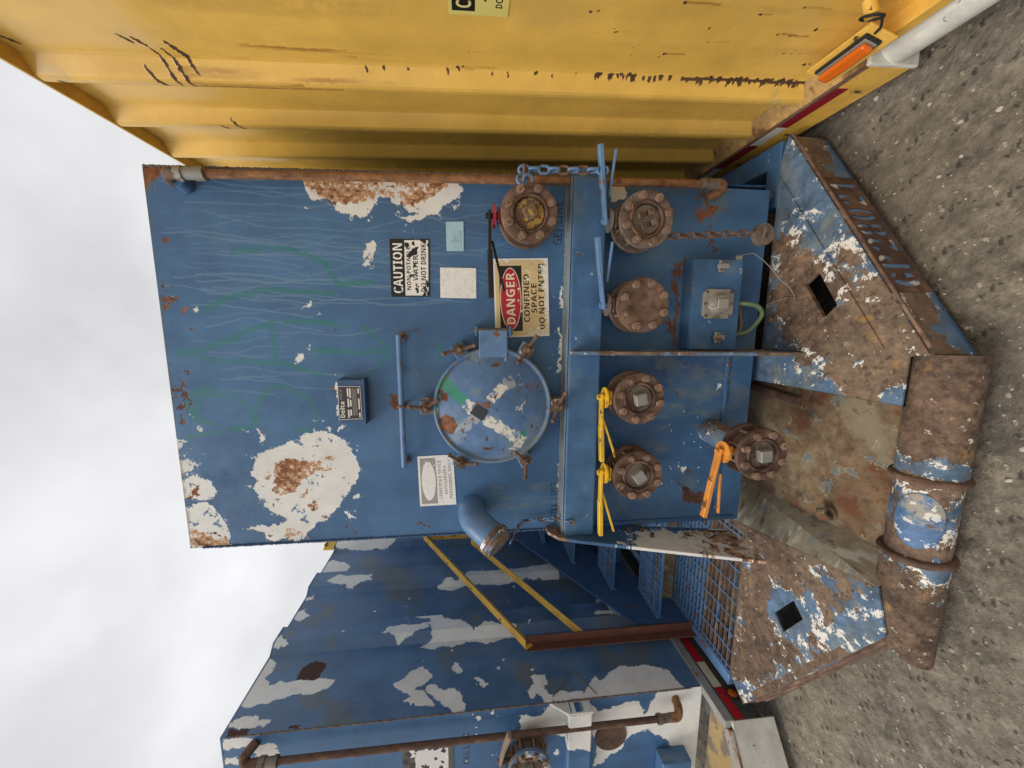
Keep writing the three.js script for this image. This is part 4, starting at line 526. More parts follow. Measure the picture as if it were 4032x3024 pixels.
  [[0.219, -0.64, -0.034], [0.43, -0.77, -0.47], [0.64, -1.085, -0.775], [0.85, -1.44, -1.12], [1.04, -1.74, -1.45]].forEach(([y, z0, z1], k) => {
    const st = grp(T, 'stair_tread', k ? undefined : 'wide grating platform at the foot of the stair'), n = Math.round((z1 - z0) / 0.038), x0 = -1.955, x1 = -1.095;
    for (let i = 0; i <= n; i++) { const b = part(st, 'grating_bar', bls[(i * 5 + k) % 6], i > n * 0.55 ? (i % 3 ? (k ? chipMat : rustMat) : wornMat) : lightBlueMat); b.position.set((x0 + x1) / 2, y - 0.0095, z0 + (z1 - z0) * i / n); }
    for (let i = 0; i <= 8; i++) { const b = part(st, 'cross_rod', rl(z1 - z0), lightBlueMat); b.position.set(x0 + 0.03 + (x1 - x0 - 0.06) * i / 8, y - 0.003, (z0 + z1) / 2); }
    for (const x of [x0 - 0.002, x1 + 0.002]) part(st, 'end_plate', box(x - 0.003, x + 0.003, y - 0.034, y + 0.002, z0, z1, 0.001), lightBlueMat);
    if (k) part(T, 'stair_riser', box(-1.95, -1.0, y - 0.2, y - 0.04, z0 - 0.012, z0 - 0.004, 0.001), k === 1 ? panMat : darkBlueMat);
  });
  part(T, 'stair_stringer', sidePlate([[-0.45, 0.61], [-0.42, 0.23], [-0.62, 0.225], [-1.9, 0.98], [-1.9, 1.49]], -1.972, 0.01), darkBlueMat);
  part(T, 'stair_stringer', sidePlate([[-0.45, 0.61], [-0.42, 0.23], [-0.62, 0.225], [-1.9, 0.98], [-1.9, 1.49]], -1.07, 0.01), darkBlueMat);
  part(T, 'stair_landing', box(-1.96, -1.0, 1.02, 1.03, -3.5, -1.74, 0.002), chipMat);
  part(T, 'stair_kick_plate', box(-1.955, -1.0, 0.225, 0.40, -0.652, -0.644, 0.001), panMat);
  const hr = grp(T, 'handrail', 'yellow angle-iron handrail climbing beside the stair');
  part(hr, 'post', [box(-1.995, -1.935, 0.225, 1.36, -0.395, -0.388, 0.001), box(-1.995, -1.988, 0.225, 1.36, -0.395, -0.335, 0.001)], postMat, 'brown worn handrail post');
  const angle = (a, b) => [bar(a, b, 0.056, 0.007), bar(a.clone().add(V(-0.0245, -0.0285, 0)), b.clone().add(V(-0.0245, -0.0285, 0)), 0.007, 0.05)];
  part(hr, 'top_rail', angle(V(-1.965, 1.365, -0.36), V(-1.965, 2.15, -1.68)), yellowMat); part(hr, 'mid_rail', angle(V(-1.965, 0.985, -0.40), V(-1.965, 1.70, -1.56)), yellowMat);
  part(hr, 'post', [box(-1.985, -1.945, 1.05, 2.14, -1.69, -1.684, 0.001), box(-1.985, -1.979, 1.05, 2.14, -1.69, -1.65, 0.001)], yellowMat);
}
// ---------------------------------------------------------------- loose things on the main tank
{
  const c1 = chain('valve_chain', 'pale blue chain hanging beside the black-handled valve', [[0.618, 1.482, 0.16], [0.622, 1.40, 0.16], [0.627, 1.28, 0.16], [0.632, 1.165, 0.16]], 0.056, 0.006, [lightBlueMat, lightBlueMat, lightBlueMat, lightBlueMat, rustMat, lightBlueMat, rustMat]);
  for (const [x, y, ry] of [[0.578, 1.492, 0.3], [0.578, 1.468, -0.4]]) { const o = part(c1, 'ring', new THREE.TorusGeometry(0.02, 0.0055, 8, 20), lightBlueMat); o.position.set(x, y, 0.165); o.rotation.set(0.3, ry, 0.4); }
  part(c1, 'shackle', cyl(V(0.585, 1.482, 0.168), V(0.635, 1.482, 0.168), 0.007, 0.007, 10), rustMat);
  const c2 = chain('plug_chain', 'rusty chain with a round plug hanging below the lugged valve', [[0.398, 0.86, 0.13], [0.407, 0.74, 0.125], [0.418, 0.60, 0.12], [0.427, 0.47, 0.12]], 0.05, 0.0055, rustMat);
  part(c2, 'plug', [cyl(V(0.425, 0.405, 0.1), V(0.425, 0.405, 0.125), 0.048, 0.046, 28), box(0.405, 0.455, 0.40, 0.416, 0.12, 0.136, 0.003), cyl(V(0.426, 0.448, 0.11), V(0.426, 0.448, 0.135), 0.014, 0.014, 12)], steelMat);
  chain('cap_chain', 'small blue-grey chain hanging from the rusty elbow cap', [[-0.92, 1.525, 0.19], [-0.912, 1.49, 0.11], [-0.915, 1.44, 0.03], [-0.915, 1.34, 0.026], [-0.905, 1.275, 0.05], [-0.90, 1.225, 0.095]], 0.036, 0.0042, [lightBlueMat, steelMat, lightBlueMat]);
  const hose = thing('electrical_cable', 'faded green cable looping from the socket panel', 'cable'); part(hose, 'green_cable', tube([[0.13, 0.47, 0.02], [0.13, 0.40, 0.045], [0.118, 0.345, 0.05], [0.085, 0.31, 0.04], [0.04, 0.325, 0.03], [-0.0, 0.36, 0.02], [-0.014, 0.41, 0.0], [-0.01, 0.45, -0.02]], 0.0105, 48, 12), mat(paintTex([110, 132, 98], [84, 96, 78], 0.7, 0.6))); part(hose, 'brown_cable', tube([[0.16, 0.47, 0.0], [0.13, 0.41, 0.01], [0.08, 0.40, 0.01], [0.03, 0.39, 0.01], [-0.02, 0.40, 0.0], [-0.03, 0.44, -0.02]], 0.0105, 40, 12), mat(paintTex([104, 92, 74], [84, 76, 62], 0.7, 0.6)));
  const w = thing('tie_wire', 'thin bent grey wire between the socket panel and the deck', 'wire'); part(w, 'strand', tube([[0.345, 0.465, 0.056], [0.352, 0.43, 0.06], [0.356, 0.405, 0.06], [0.33, 0.365, 0.07], [0.30, 0.335, 0.08], [0.24, 0.29, 0.1], [0.195, 0.25, 0.12], [0.15, 0.237, 0.14]], 0.0018, 60, 5), greyMat);
  part(w, 'loop', [tube([[0.15, 0.236, 0.14], [0.155, 0.24, 0.1], [0.14, 0.27, 0.06], [0.125, 0.295, 0.05], [0.115, 0.30, 0.055], [0.125, 0.28, 0.06], [0.145, 0.27, 0.06], [0.12, 0.29, 0.065]], 0.0018, 50, 5)], greyMat);
  const nut = thing('pipe_coupling', 'short hexagonal pipe coupling lying in the rusty bay', 'coupling'); const g = new THREE.CylinderGeometry(0.031, 0.031, 0.05, 6, 1, true), gi = new THREE.CylinderGeometry(0.019, 0.019, 0.05, 16, 1, true), rr = new THREE.RingGeometry(0.0188, 0.0312, 6, 1); const ends = [rr.clone().rotateX(-Math.PI / 2).rotateY(Math.PI / 6).translate(0, 0.025, 0), rr.clone().rotateX(Math.PI / 2).rotateY(Math.PI / 6).translate(0, -0.025, 0)];
  const b = part(nut, 'coupling_body', [g, gi, ...ends], panMat); nut.position.set(-0.80, 0.131, 0.315); nut.rotation.set(Math.PI / 2 - 0.05, 0, -0.5);
}

// ================================================================ yellow tank on the right (leans a little)
{
  const T = thing('steel_tank_001', 'yellow ribbed steel tank close on the right with a white bumper pipe', 'tank', 'tanks parked side by side'); T.position.set(0.95, 0.1, 0); T.rotation.z = 0.043;
  const z0 = -1.3, W = 3.0, H = 3.2, s = 420, w = Math.round(W * s), h = Math.round(H * s), r = rng(91), M = (d) => mask(w, h, z0, 0, W, H, d);
  const spots = [0.441, 1.316, 0.369, 1.210, 0.280, 0.991, 0.502, 1.127, 0.163, 1.769, 0.173, 1.730, 0.249, 1.689, 0.466, 0.774, 0.343, 0.868, 0.391, 0.649, 0.389, 0.600, 0.498, 0.652, 0.422, 0.530, 0.311, 0.550, 0.258, 0.418, 0.490, 1.042, 0.6, 0.9, 0.7, 1.4, 0.85, 0.7];
  const blob = (g, x, y, k) => { const p = []; for (let i = 0; i < 9; i++) { const a = i / 9 * 6.28, d = k * (0.5 + r()); p.push(x + Math.cos(a) * d, y + Math.sin(a) * d); } poly(g, p); };
  const mr = M((g) => { for (let i = 0; i < spots.length; i += 2) { const k = 0.003 + 0.004 * r(); blob(g, spots[i], spots[i + 1], k); if (r() > 0.5) blob(g, spots[i] + 0.004, spots[i + 1] - 0.02, k * 0.7); }
    for (let i = 0; i < 26; i++) blob(g, 0.2 + r() * 0.9, 0.35 + r() * 0.9, 0.0015 + 0.002 * r());
    for (let i = 0; i < 95; i++) { const y = 0.26 + 0.95 * Math.pow(r(), 1.3); blob(g, 0.166 + (r() - 0.5) * 0.012, y, 0.004 + 0.006 * r()); } line(g, [0.166, 0.26, 0.166, 0.86], 0.006); for (let i = 0; i < 10; i++) blob(g, 0.162 + (r() - 0.5) * 0.01, 1.2 + r() * 1.0, 0.003 + 0.003 * r());
    const L = ([xa, ya, xb, yb]) => { const n = 26, w0 = 0.0026 + r() * 0.002; for (let i = 0; i <= n; i++) { const t = i / n, k = w0 * (0.45 + Math.sin(Math.PI * (0.1 + 0.8 * t))) * (0.7 + 0.6 * r()); blob(g, xa + (xb - xa) * t + (r() - 0.5) * 0.003, ya + (yb - ya) * t + (r() - 0.5) * 0.004, k); } }; L([0.262, 2.79, 0.222, 2.765]); L([0.25, 2.757, 0.215, 2.735]); L([0.216, 2.735, 0.078, 2.71]); L([0.21, 2.70, 0.085, 2.672]); L([0.243, 2.665, 0.142, 2.637]); L([0.15, 2.797, 0.081, 2.755]); L([0.236, 3.14, 0.20, 3.115]); L([0.104, 3.108, 0.088, 3.088]); L([-0.17, 2.75, -0.2, 2.72]); L([-0.15, 2.70, -0.2, 2.66]); });
  const mst = M((g) => { for (let i = 0; i < spots.length; i += 2) { const y = spots[i + 1]; g.globalAlpha = 0.55; line(g, [spots[i], y, spots[i] + 0.003, y - 0.04 - r() * 0.12], 0.005 + r() * 0.004); } for (let i = 0; i < 12; i++) { const x = 0.08 + r() * 0.16; g.globalAlpha = 0.6; line(g, [x, 2.68, x + 0.002, 2.68 - 0.25 - 0.5 * r()], 0.006 + r() * 0.008); } });
  const mpl = M((g) => { g.globalAlpha = 0.8; for (let i = 0; i < 24; i++) blob(g, 0.0 + r() * 0.14, 0.35 + r() * 0.12, 0.006 + 0.01 * r()); blob(g, 0.12, 3.1, 0.03); blob(g, 0.1, 3.02, 0.02); });
  const tex = paint(w, h, W, H, (u, v, o) => {
    const x = u + z0, y = v, n = smp(NA, x * 0.5, y * 0.5), m = smp(NC, x, y), st = smp(NB, x * 2.2, y * 0.1), a = m - 0.5, b = smp(NC, x + 0.5, y + 0.3) - 0.5, k = 1 + (n - 0.5) * 0.12 + (m - 0.5) * 0.06 + (st - 0.5) * 0.07;
    o[0] = 238 * k; o[1] = 191 * k; o[2] = 92 * k; o[3] = 0.24 + (m - 0.5) * 0.14 + (n - 0.5) * 0.14; o[4] = 0.62;
    mix(o, 206, 172, 110, sstep(0.6, 0.9, smp(NA, x * 0.8 + 0.4, y * 0.35)) * 0.22);
    mix(o, 132, 84, 34, mst(x + a * 0.008, y) * 0.8 * sstep(0.3, 0.75, smp(NB, x * 5, y * 0.7 + 0.2))); if (mpl(x + a * 0.03, y + b * 0.03) > 0.4) mix(o, 214, 182, 112, 0.7);
    if (mr(x + a * 0.004, y + b * 0.004) > 0.5) { mix(o, 64, 40, 30, 0.92); o[3] = 0.85; o[4] = 0.45; }
    o[4] += (smp(ND, x * 0.6 + 0.2, y * 0.45) - 0.5) * 0.9; mix(o, 150, 118, 66, sstep(0.55, 0.9, smp(NB, x * 3.1, y * 0.16 + 0.4)) * 0.2 * sstep(0.3, 0.6, m)); const c = smp(NB, x * 2.6 + 0.4, y * 2.6); if (c > 0.99) { mix(o, 70, 44, 30, 0.9); o[4] -= 0.15; }
  });
  const wallMat = mat(tex, { bump: 0.004 });
  // ribbed wall: [z, d] profile, d = inset from the rib crest
  const P = [[1.6, 0.05], [0.178, 0.05], [0.166, 0.047], [0.126, 0.004], [0.114, 0], [0.098, 0], [0.088, 0.004], [0.05, 0.047], [0.04, 0.05]];
  for (let k = 1; k < 9; k++) { const q = -0.29 * k; P.push([q + 0.176, 0.05], [q + 0.164, 0.047], [q + 0.126, 0.004], [q + 0.114, 0], [q + 0.098, 0], [q + 0.088, 0.004], [q + 0.05, 0.047], [q + 0.04, 0.05]); }
  { const pos = [], y0 = 0.16, y1 = 3.06; for (let i = 0; i + 1 < P.length; i++) { const [za, da] = P[i], [zb, dd] = P[i + 1]; pos.push(da + 0.022, y0, za, dd + 0.022, y0, zb, dd + 0.022, y1, zb, da + 0.022, y0, za, dd + 0.022, y1, zb, da + 0.022, y1, za); } const g = new THREE.BufferGeometry(); g.setAttribute('position', new THREE.Float32BufferAttribute(pos, 3)); planar(g, 2, 1, z0, -0.1, W, H); g.computeVertexNormals(); part(T, 'side_wall', raw(g), wallMat); }
  part(T, 'tank_body', box(0.08, 1.6, 0.1, 3.05, -6, 1.58, 0.01), yellowMat);
  part(T, 'roof_edge', box(0.018, 0.6, 3.06, 3.072, -6, 1.6, 0.003), yellowMat);
  part(T, 'bottom_rail', box(0.0, 0.14, -0.005, 0.172, -4, 0.372, 0.006), yellowMat);
  part(T, 'rail_ledge', quad([0.002, 0.173, 0.372], [0.002, 0.173, -3], [0.085, 0.24, -3], [0.085, 0.24, 0.372]), mat(paint(512, 256, 1, 0.5, (x, y, o) => { const n = smp(NC, x * 2, y * 2), m = smp(NA, x * 2, y * 2); o[0] = 190 * (0.75 + n * 0.45); o[1] = 152 * (0.75 + n * 0.45); o[2] = 92 * (0.8 + n * 0.4); o[3] = 0.8; o[4] = n; mix(o, 96, 60, 40, sstep(0.58, 0.8, m * 0.6 + n * 0.4) * 0.8); }, true)), 'dusty rust-stained ledge');
  part(T, 'rail_edge', box(-0.003, 0.012, 0.166, 0.178, -3, 0.37, 0.003), rustDarkMat);
  const red = mat(paintTex([142, 24, 40], [120, 40, 40], 0.85, 0.35)), wht = mat(paintTex([206, 204, 194], [150, 130, 100], 0.8, 0.35));
  [[0.25, -0.035, red], [-0.035, -0.21, wht], [-0.21, -0.485, red], [-0.485, -0.66, wht]].forEach(([a, b, m]) => part(T, 'reflective_tape', box(-0.0022, 0, 0.115, 0.163, a, b + 0.001, 0), m));
  // marker lamp on a leaning bracket
  const ml = grp(T, 'marker_lamp', 'amber oblong marker lamp on a yellow bracket'); const rot = (g) => { g.rotateZ(-0.35); return g.translate(-0.006, 0.315, 0.425); };
  part(ml, 'bracket', rot(box(-0.004, 0.004, -0.055, 0.05, -0.11, 0.115, 0.003)), yellowMat); part(ml, 'gasket', rot(box(-0.016, -0.004, -0.03, 0.034, -0.09, 0.092, 0.01)), blackMat);
  part(ml, 'bezel', rot(box(-0.02, -0.015, -0.022, 0.026, -0.084, 0.086, 0.004)), zincMat);
  { const m = new THREE.MeshPhysicalMaterial({ color: 0xe06a10, roughness: 0.28, clearcoat: 0.6 }); part(ml, 'lens', rot(box(-0.04, -0.018, -0.02, 0.022, -0.08, 0.082, 0.012)), m, 'orange lens'); }
  { const g = new THREE.TorusGeometry(0.028, 0.004, 8, 24); g.rotateY(Math.PI / 2 - 0.4); part(ml, 'cable_loop', g.translate(-0.004, 0.4, 0.575), blackMat); part(ml, 'grommet', cyl(V(0.045, 0.41, 0.57), V(0.0, 0.40, 0.575), 0.018, 0.018, 14), yellowMat); part(ml, 'cable', tube([[0.0, 0.36, 0.57], [-0.012, 0.345, 0.555], [-0.012, 0.335, 0.53]], 0.004, 16, 6), blackMat); }
  // white bumper pipe running forward from the rail end
  part(T, 'bumper_pipe', tube([[0.072, 0.085, 0.36], [0.074, 0.085, 0.5], [0.085, 0.085, 1.0], [0.1, 0.085, 1.7]], 0.071, 30, 32), whiteMat, 'white painted bumper pipe'); part(T, 'rail_end_plate', box(-0.004, 0.145, -0.012, 0.185, 0.372, 0.39, 0.006), whiteMat);
  part(T, 'upper_rail', box(0.02, 0.1, 0.18, 0.225, 0.40, 1.5, 0.006), yellowMat);
  part(T, 'corner_bracket', [box(-0.012, 0.0, 3.0, 3.1, -0.95, -0.86, 0.004), box(-0.02, 0.03, 3.073, 3.1, -0.95, -0.86, 0.004)], greyMat);
  { const z = 0.405, y1 = 1.652, y0 = 1.472, L = 0.256, f = quad([0.07, y0, z], [0.07, y0, z + L], [0.07, y1, z + L], [0.07, y1, z]); f.setAttribute('uv', new THREE.Float32BufferAttribute([0, 0, 1, 0, 1, 1, 0, 0, 1, 1, 0, 1], 2));
    part(T, 'caution_sign', raw(f), new THREE.MeshStandardMaterial({ roughness: 0.5, map: canvasTex(560, 392, (g, w2, h2) => { g.fillStyle = '#e6d67a'; g.fillRect(0, 0, w2, h2); g.fillStyle = '#191712'; g.fillRect(32, 22, w2 - 64, 150); g.fillStyle = '#e9dc92'; fit(g, 'CAUTION', 50, 146, 460, 96); g.fillStyle = '#1c1a14'; fit(g, 'DO NOT', 60, 350, 220, 46); g.fillRect(110, 230, 60, 14); }) }), 'yellow sign with black header cut off by the frame'); }
}

// ================================================================ second blue tank on the left
{
  const T = thing('steel_tank_002', 'peeling blue and white ribbed tank standing left of the yellow handrail', 'tank', 'tanks parked side by side');
  const X = -2.105, zf = -0.1, top = 3.0;
  const AP = [[-0.533,3.027,-0.564,2.995,-0.523,2.937,-0.478,2.934,-0.436,2.950,-0.389,2.899,-0.391,2.828,-0.392,2.737,-0.404,2.650,-0.390,2.570,-0.370,2.526,-0.331,2.549,-0.308,2.613,-0.306,2.736,-0.279,2.794,-0.268,2.866,-0.250,2.949,-0.264,3.014], [-0.175,3.01,-0.197,2.953,-0.208,2.893,-0.163,2.788,-0.143,2.803,-0.140,2.881,-0.148,2.957],
    [-0.302,2.178,-0.336,2.113,-0.386,2.073,-0.409,2.027,-0.387,1.975,-0.334,1.945,-0.306,1.976,-0.276,2.029,-0.257,2.045,-0.253,2.007,-0.209,1.956,-0.156,1.906,-0.139,1.913,-0.159,1.978,-0.190,2.089,-0.219,2.058], [-0.252,1.993,-0.284,1.964,-0.279,1.916,-0.251,1.895,-0.237,1.810,-0.199,1.771,-0.146,1.725,-0.112,1.743,-0.089,1.778,-0.101,1.813,-0.161,1.861,-0.200,1.919],
    [-0.360,1.830,-0.417,1.827,-0.414,1.797,-0.359,1.767,-0.339,1.785], [-0.302,1.691,-0.298,1.657,-0.241,1.611,-0.234,1.640], [-0.643,2.315,-0.667,2.288,-0.707,2.264,-0.708,2.143,-0.708,2.009,-0.658,2.004,-0.643,2.057,-0.628,2.109,-0.601,2.169,-0.584,2.187,-0.650,2.252],
    [-0.783,2.234,-0.783,2.017,-0.779,1.908,-0.733,1.899,-0.714,1.784,-0.663,1.715,-0.619,1.693,-0.654,1.625,-0.680,1.601,-0.657,1.522,-0.629,1.388,-0.573,1.395,-0.557,1.496,-0.536,1.607,-0.562,1.672,-0.556,1.737,-0.539,1.822,-0.538,1.991,-0.561,2.036,-0.607,1.966,-0.708,2.009,-0.749,1.980], [-1.389,3.004,-1.547,3.022,-1.614,2.976,-1.566,2.862,-1.498,2.772,-1.431,2.779,-1.385,2.857,-1.393,2.940],
    [-1.245,2.886,-1.308,2.818,-1.295,2.698,-1.279,2.536,-1.225,2.504,-1.206,2.608,-1.164,2.659,-1.184,2.765], [-1.142,1.991,-1.183,1.902,-1.163,1.808,-1.246,1.714,-1.237,1.521,-1.251,1.238,-1.286,0.925,-1.137,0.961,-1.146,1.254,-1.118,1.475,-1.148,1.661,-1.098,1.845,-1.112,1.975], [-1.841,3.056,-1.851,2.878,-1.846,2.461,-1.792,2.436,-1.744,2.502,-1.740,2.726,-1.770,3.016],
    [-0.186,1.376,-0.222,1.332,-0.266,1.354,-0.279,1.322,-0.272,1.253,-0.213,1.245,-0.206,1.276,-0.163,1.256,-0.095,1.242,-0.082,1.292,-0.129,1.301,-0.161,1.323,-0.125,1.349], [-0.901,2.998,-0.980,2.998,-1.016,2.944,-0.976,2.963,-0.929,2.892,-0.880,2.945], [-1.117,3.003,-1.147,2.949,-1.110,2.934,-1.107,2.993], [-0.602,3.014,-0.668,3.047,-0.704,2.98,-0.625,2.9],
    [-0.169,1.026,-0.235,0.954,-0.198,0.916,-0.245,0.848,-0.293,0.765,-0.264,0.714,-0.276,0.602,-0.247,0.552,-0.206,0.478,-0.128,0.450,-0.086,0.435,-0.08,1.1], [-0.864,0.740,-0.876,0.683,-0.803,0.657,-0.794,0.738], [-0.778,0.667,-0.763,0.596,-0.627,0.528,-0.645,0.619,-0.650,0.813,-0.693,0.785,-0.683,0.690], [-0.1, 1.24, -0.16, 1.26, -0.15, 1.05, -0.1, 1.05]];
  const AR = [[-0.394,2.752,-0.448,2.756,-0.491,2.741,-0.517,2.713,-0.525,2.677,-0.503,2.634,-0.456,2.627,-0.391,2.626,-0.382,2.687], [-0.095,2.981,-0.141,2.969,-0.139,2.872,-0.098,2.866], [-0.11, 2.68, -0.13, 2.66, -0.12, 2.6, -0.105, 2.62]];
  const z0 = -2.4, W = 2.32, H = 3.1, s = 380, w = Math.round(W * s), h = Math.round(H * s), r = rng(17), M = (d) => mask(w, h, z0, 0, W, H, d);
  const mp = M((g) => { AP.forEach((p) => poly(g, p)); for (let i = 0; i < 30; i++) { const x = -0.12 - r() * 1.2, y = 1.2 + r() * 1.5, k = 0.004 + 0.012 * r() ** 2; poly(g, [x - k, y, x, y + k, x + k, y - k * 0.4, x - k * 0.3, y - k]); } }), mr = M((g) => AR.forEach((p) => poly(g, p)));
  const DK = [84, 115, 150];
  const dk = (o, x, y) => { blueBase(o, x + 0.7, y + 0.2); o[0] *= DK[0] / BLUE[0]; o[1] *= DK[1] / BLUE[1]; o[2] *= DK[2] / BLUE[2]; };
  const tex = paint(w, h, W, H, (u, v, o) => { const x = u + z0, y = v, a = smp(NC, x * 1.6, y * 1.6) - 0.5, b = smp(NC, x * 1.6 + 0.5, y * 1.6 + 0.2) - 0.5; dk(o, x, y); mix(o, 118, 112, 96, sstep(0.5, 0.85, smp(NA, x * 0.8, y * 0.8 + 0.4) + (y < 0.9 && x > -0.7 ? 0.22 : 0)) * 0.5);
    if (mp(x + a * 0.035, y + b * 0.035) > 0.5) primerCol(o, x, y); if (mr(x + a * 0.04, y + b * 0.04) > 0.5) { mix(o, 78, 52, 44, 0.95); o[3] = 0.9; } if (smp(NB, x * 3 + 0.3, y * 3) > 0.99) rustCol(o, x, y, 0.9); });
  const wm = mat(tex, { bump: 0.0025 });
  const P = [[zf, 0], [-0.588, 0], [-0.64, 0.05], [-0.775, 0.05], [-0.80, 0.0], [-1.14, 0], [-1.19, 0.05], [-1.36, 0.05], [-1.40, 0], [-1.74, 0], [-1.79, 0.05], [-1.94, 0.05], [-1.98, 0], [-2.35, 0], [-6, 0]];
  { const pos = [], y0 = 0.33; for (let i = 0; i + 1 < P.length; i++) { const [za, da] = P[i], [zb, dd] = P[i + 1]; pos.push(X + da, y0, za, X + dd, y0, zb, X + dd, top, zb, X + da, y0, za, X + dd, top, zb, X + da, top, za); } const g = new THREE.BufferGeometry(); g.setAttribute('position', new THREE.Float32BufferAttribute(pos, 3)); planar(g, 2, 1, z0, 0, W, H); g.computeVertexNormals(); part(T, 'side_wall', raw(g), wm); }
  part(T, 'roof', plate([[X, zf], ...P.slice(1).map(([z, d]) => [X + d + 0.002, z]), [-3.75, -6], [-3.75, zf]], top + 0.004, 0.008), chipMat);
  // front wall
  const x0 = -3.8, FW2 = 1.7, BP = [[-2.1,3.01,-2.132,2.831,-2.158,2.825,-2.178,2.890,-2.179,3.01], [-2.165,2.842,-2.168,2.747,-2.232,2.720,-2.253,2.786,-2.224,2.847,-2.200,2.876], [-2.233,2.997,-2.231,2.942,-2.284,2.923,-2.272,3.001], [-2.273,1.443,-2.184,1.430,-2.199,1.351,-2.163,1.296,-2.10,1.25,-2.10,1.030,-2.385,1.022], [-2.1,1.057,-2.192,0.977,-2.185,0.948,-2.157,0.734,-2.262,0.688,-2.199,0.662,-2.1,0.6,-2.1,0.3,-2.718,0.3,-2.8,0.5,-2.602,0.45,-2.469,0.507,-2.367,0.651,-2.377,0.751,-2.488,0.845,-2.593,0.980,-2.481,0.975,-2.460,0.966], [-2.6,2.5,-2.5,2.4,-2.7,2.3,-2.8,2.45], [-2.9,1.9,-2.75,1.8,-2.85,1.6,-3.0,1.7]];
  const w2 = 680, h2 = Math.round(680 / FW2 * 3.0), M2 = (d) => mask(w2, h2, x0, 0, FW2, 3.0, d), mb = M2((g) => { BP.forEach((p) => poly(g, p)); for (let i = 0; i < 40; i++) { const x = -2.12 - r() * 0.5, y = 1.2 + r() * 0.6, k = 0.004 + 0.016 * r() ** 2; poly(g, [x - k, y, x, y + k, x + k, y - k * 0.4, x - k * 0.3, y - k]); } });
  const mt = M2((g) => { g.save(); g.translate(-2.45, 1.72); g.font = '100px sans-serif'; g.scale(0.215 / g.measureText('GEL LINE').width, -0.00052); g.fillText('GEL LINE', 0, 0); g.restore(); });
  const ftex = paint(w2, h2, FW2, 3.0, (u, v, o) => { const x = u + x0, y = v, a = smp(NC, x * 1.6, y * 1.6) - 0.5, b = smp(NC, x * 1.6 + 0.5, y * 1.6 + 0.2) - 0.5; blueBase(o, x, y); if (mt(x, y) > 0.4) mix(o, 28, 36, 50, 0.85); if (mb(x + a * 0.04, y + b * 0.04) > 0.5) primerCol(o, x, y); if (smp(NB, x * 3 + 0.1, y * 3) > 0.985) rustCol(o, x, y, 0.9); });
  const fm = mat(ftex, { bump: 0.0025 });
  part(T, 'front_wall', raw(planar(box(-3.75, X - 0.001, 0.33, top - 0.005, zf - 0.02, zf, 0.003), 0, 1, x0, 0, FW2, 3.0)), fm);
  weld(T, [X - 0.002, 0.4, zf], [X - 0.002, 2.97, zf], steelMat);
  part(T, 'cross_beam', raw(planar(box(-3.7, X - 0.004, 1.03, 1.17, zf, zf + 0.07, 0.012), 0, 1, x0, 0, FW2, 3.0)), fm);
  { const pr = [[zf + 0.07, 1.17], [zf, 1.26], [zf, 1.03], [zf + 0.07, 1.03]]; part(T, 'beam_gusset', sidePlate(pr, X - 0.02, 0.012), whiteMat); }
  const vp = grp(T, 'drain_pipe', 'dark rusty vertical pipe'); const dpm = rustDarkMat;
  part(vp, 'pipe', cyl(V(-2.222, 0.62, -0.04), V(-2.208, 2.72, -0.04), 0.017, 0.017, 16), dpm); part(vp, 'union', [cyl(V(-2.208, 2.70, -0.04), V(-2.206, 2.79, -0.04), 0.023, 0.023, 14), cyl(V(-2.208, 2.70, -0.04), V(-2.208, 2.72, -0.04), 0.028, 0.028, 8), cyl(V(-2.206, 2.76, -0.04), V(-2.206, 2.79, -0.04), 0.029, 0.029, 8)], steelMat);
  part(vp, 'elbow', tube([[-2.206, 2.79, -0.04], [-2.205, 2.85, -0.04], [-2.18, 2.865, -0.05], [-2.15, 2.83, -0.1]], 0.024, 20, 14), dpm); part(vp, 'lower_union', [cyl(V(-2.222, 0.55, -0.04), V(-2.222, 0.64, -0.04), 0.023, 0.023, 14), cyl(V(-2.222, 0.615, -0.04), V(-2.222, 0.64, -0.04), 0.028, 0.028, 8)], steelMat);
  part(vp, 'elbow', tube([[-2.222, 0.56, -0.04], [-2.22, 0.515, -0.042], [-2.195, 0.50, -0.06], [-2.165, 0.50, -0.11]], 0.024, 20, 14), pipeRustMat);
  part(T, 'cover_disc', cyl(V(-2.374, 0.89, zf - 0.005), V(-2.374, 0.89, zf + 0.006), 0.098, 0.097, 36), rustDarkMat, 'brown round cover disc');
  part(T, 'step_box', box(-2.75, -2.50, 0.42, 0.6, zf, zf + 0.09, 0.01), chipMat);
  valve(T, 'valve with a tan handle beside the words GEL LINE', { x: -2.33, y: 1.40, wall: zf, zf: 0.05, handleMat: mat(paintTex([142, 120, 98], [104, 78, 60], 0.7, 0.7)), hl: 0.34, dir: 1, rise: -0.04, tilt: 0.14, fm: wornMat, lever: false });
  sign(T, 'torn_sign', canvasTex(640, 480, (g, ww, hh) => { const q = rng(41); g.fillStyle = '#5d5650'; g.fillRect(0, 0, ww, hh); g.fillStyle = '#e7e4e0'; g.fillRect(40, 120, ww - 70, hh - 170); flakes(g, q, 30, 20, 20, ww, hh, 60, '#e7e4e0'); g.fillStyle = '#a9a3a6'; for (let y = 130; y < hh - 60; y += 11) for (let x = 60; x < ww - 40; x += 11) g.fillRect(x, y, 4, 4); flakes(g, q, 26, 0, 0, ww, hh, 36, '#38332f'); flakes(g, q, 12, 0, 0, ww, hh, 26, '#eceae6'); }), [-2.66, 2.09, -2.302, 2.09, -2.304, 1.81, -2.66, 1.81], zf + 0.0015, 'torn sign worn to dark and white scraps');
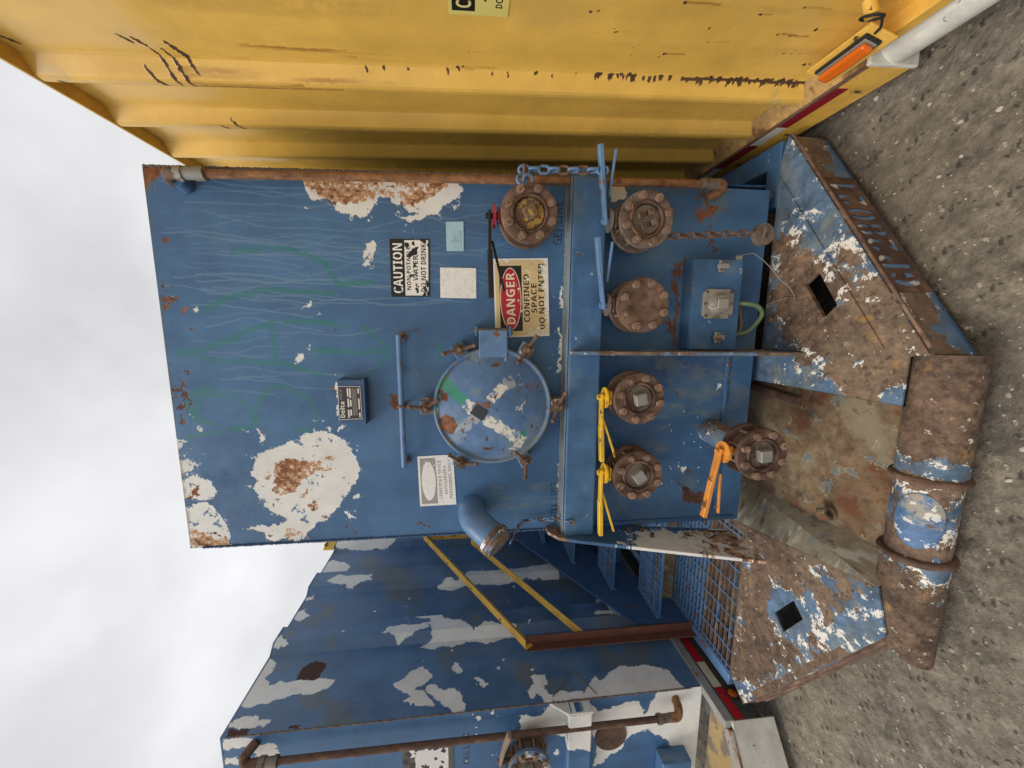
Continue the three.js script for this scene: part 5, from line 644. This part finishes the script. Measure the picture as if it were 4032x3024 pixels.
  // frame rail, tape, lamp, nose
  part(T, 'bottom_rail', box(-2.3, -2.098, 0.12, 0.285, -4, 0.11, 0.004), mat(paintTex([78, 78, 70], [60, 52, 44], 0.7, 0.8)));
  part(T, 'rail_ledge', [box(-2.14, -2.092, 0.286, 0.34, -4, 0.112, 0.004)], mat(paintTex([152, 150, 144], [130, 96, 70], 0.68, 0.6)));
  const red = mat(paintTex([176, 26, 34], [120, 40, 40], 0.85, 0.35)), wht = mat(paintTex([208, 200, 168], [150, 120, 80], 0.75, 0.35));
  [[0.105, -0.08, red], [-0.08, -0.25, wht], [-0.25, -0.53, red], [-0.53, -0.7, wht]].forEach(([a, b, m]) => part(T, 'reflective_tape', box(-2.098, -2.0958, 0.222, 0.274, b + 0.001, a, 0), m));
  const ml = grp(T, 'marker_lamp', 'round amber marker lamp'); { const g = new THREE.TorusGeometry(0.032, 0.006, 8, 28); g.rotateY(Math.PI / 2); part(ml, 'bezel', g.translate(-2.094, 0.19, -0.03), blackMat); const l = new THREE.SphereGeometry(0.031, 24, 10, 0, Math.PI * 2, 0, Math.PI / 2); l.scale(1, 0.4, 1); l.rotateZ(-Math.PI / 2); part(ml, 'lens', l.translate(-2.096, 0.19, -0.03), new THREE.MeshPhysicalMaterial({ color: 0xc8660c, roughness: 0.3, clearcoat: 0.5 })); }
  const dx = -0.822, dz = 0.569, L = 1.2, A = [-2.098, 0.112], B = [A[0] + dx * L, A[1] + dz * L];
  const pl = (g) => { const m = new THREE.Matrix4().makeBasis(V(-dx, 0, -dz), V(0, 1, 0), V(dz, 0, -dx)); m.setPosition(B[0], 0, B[1]); return g.applyMatrix4(m); };
  part(T, 'nose_face', pl(box(0, L, 0.05, 0.30, -0.014, 0, 0.003)), whiteMat, 'white front face of the nose');
  part(T, 'nose_edge', pl(box(0, L - 0.04, 0.301, 0.318, -0.075, 0.004, 0.004)), mat(paintTex([158, 152, 146], [140, 96, 66], 0.64, 0.6)), 'grey rusty edge strip'); part(T, 'nose_deck', plate([[A[0] - 0.07, A[1] - 0.05], [B[0], B[1] - 0.09], [B[0], -0.06], [-2.2, -0.06]], 0.296, 0.01), mat(paintTex([166, 142, 96], [120, 108, 96], 0.56, 0.8)));
  part(T, 'lifting_tab', [box(-2.075, -2.06, 3.0, 3.09, -1.90, -1.72, 0.004), box(-2.08, -2.04, 3.085, 3.095, -1.84, -1.76, 0.003)], brightYellowMat);
  part(T, 'tie_wire', tube([[X + 0.004, 1.24, -0.13], [X + 0.006, 1.16, -0.2], [X + 0.012, 1.10, -0.27], [X + 0.006, 1.05, -0.23], [X + 0.004, 0.98, -0.12]], 0.003, 30, 5), steelMat);
}
renderer.render(scene, camera);
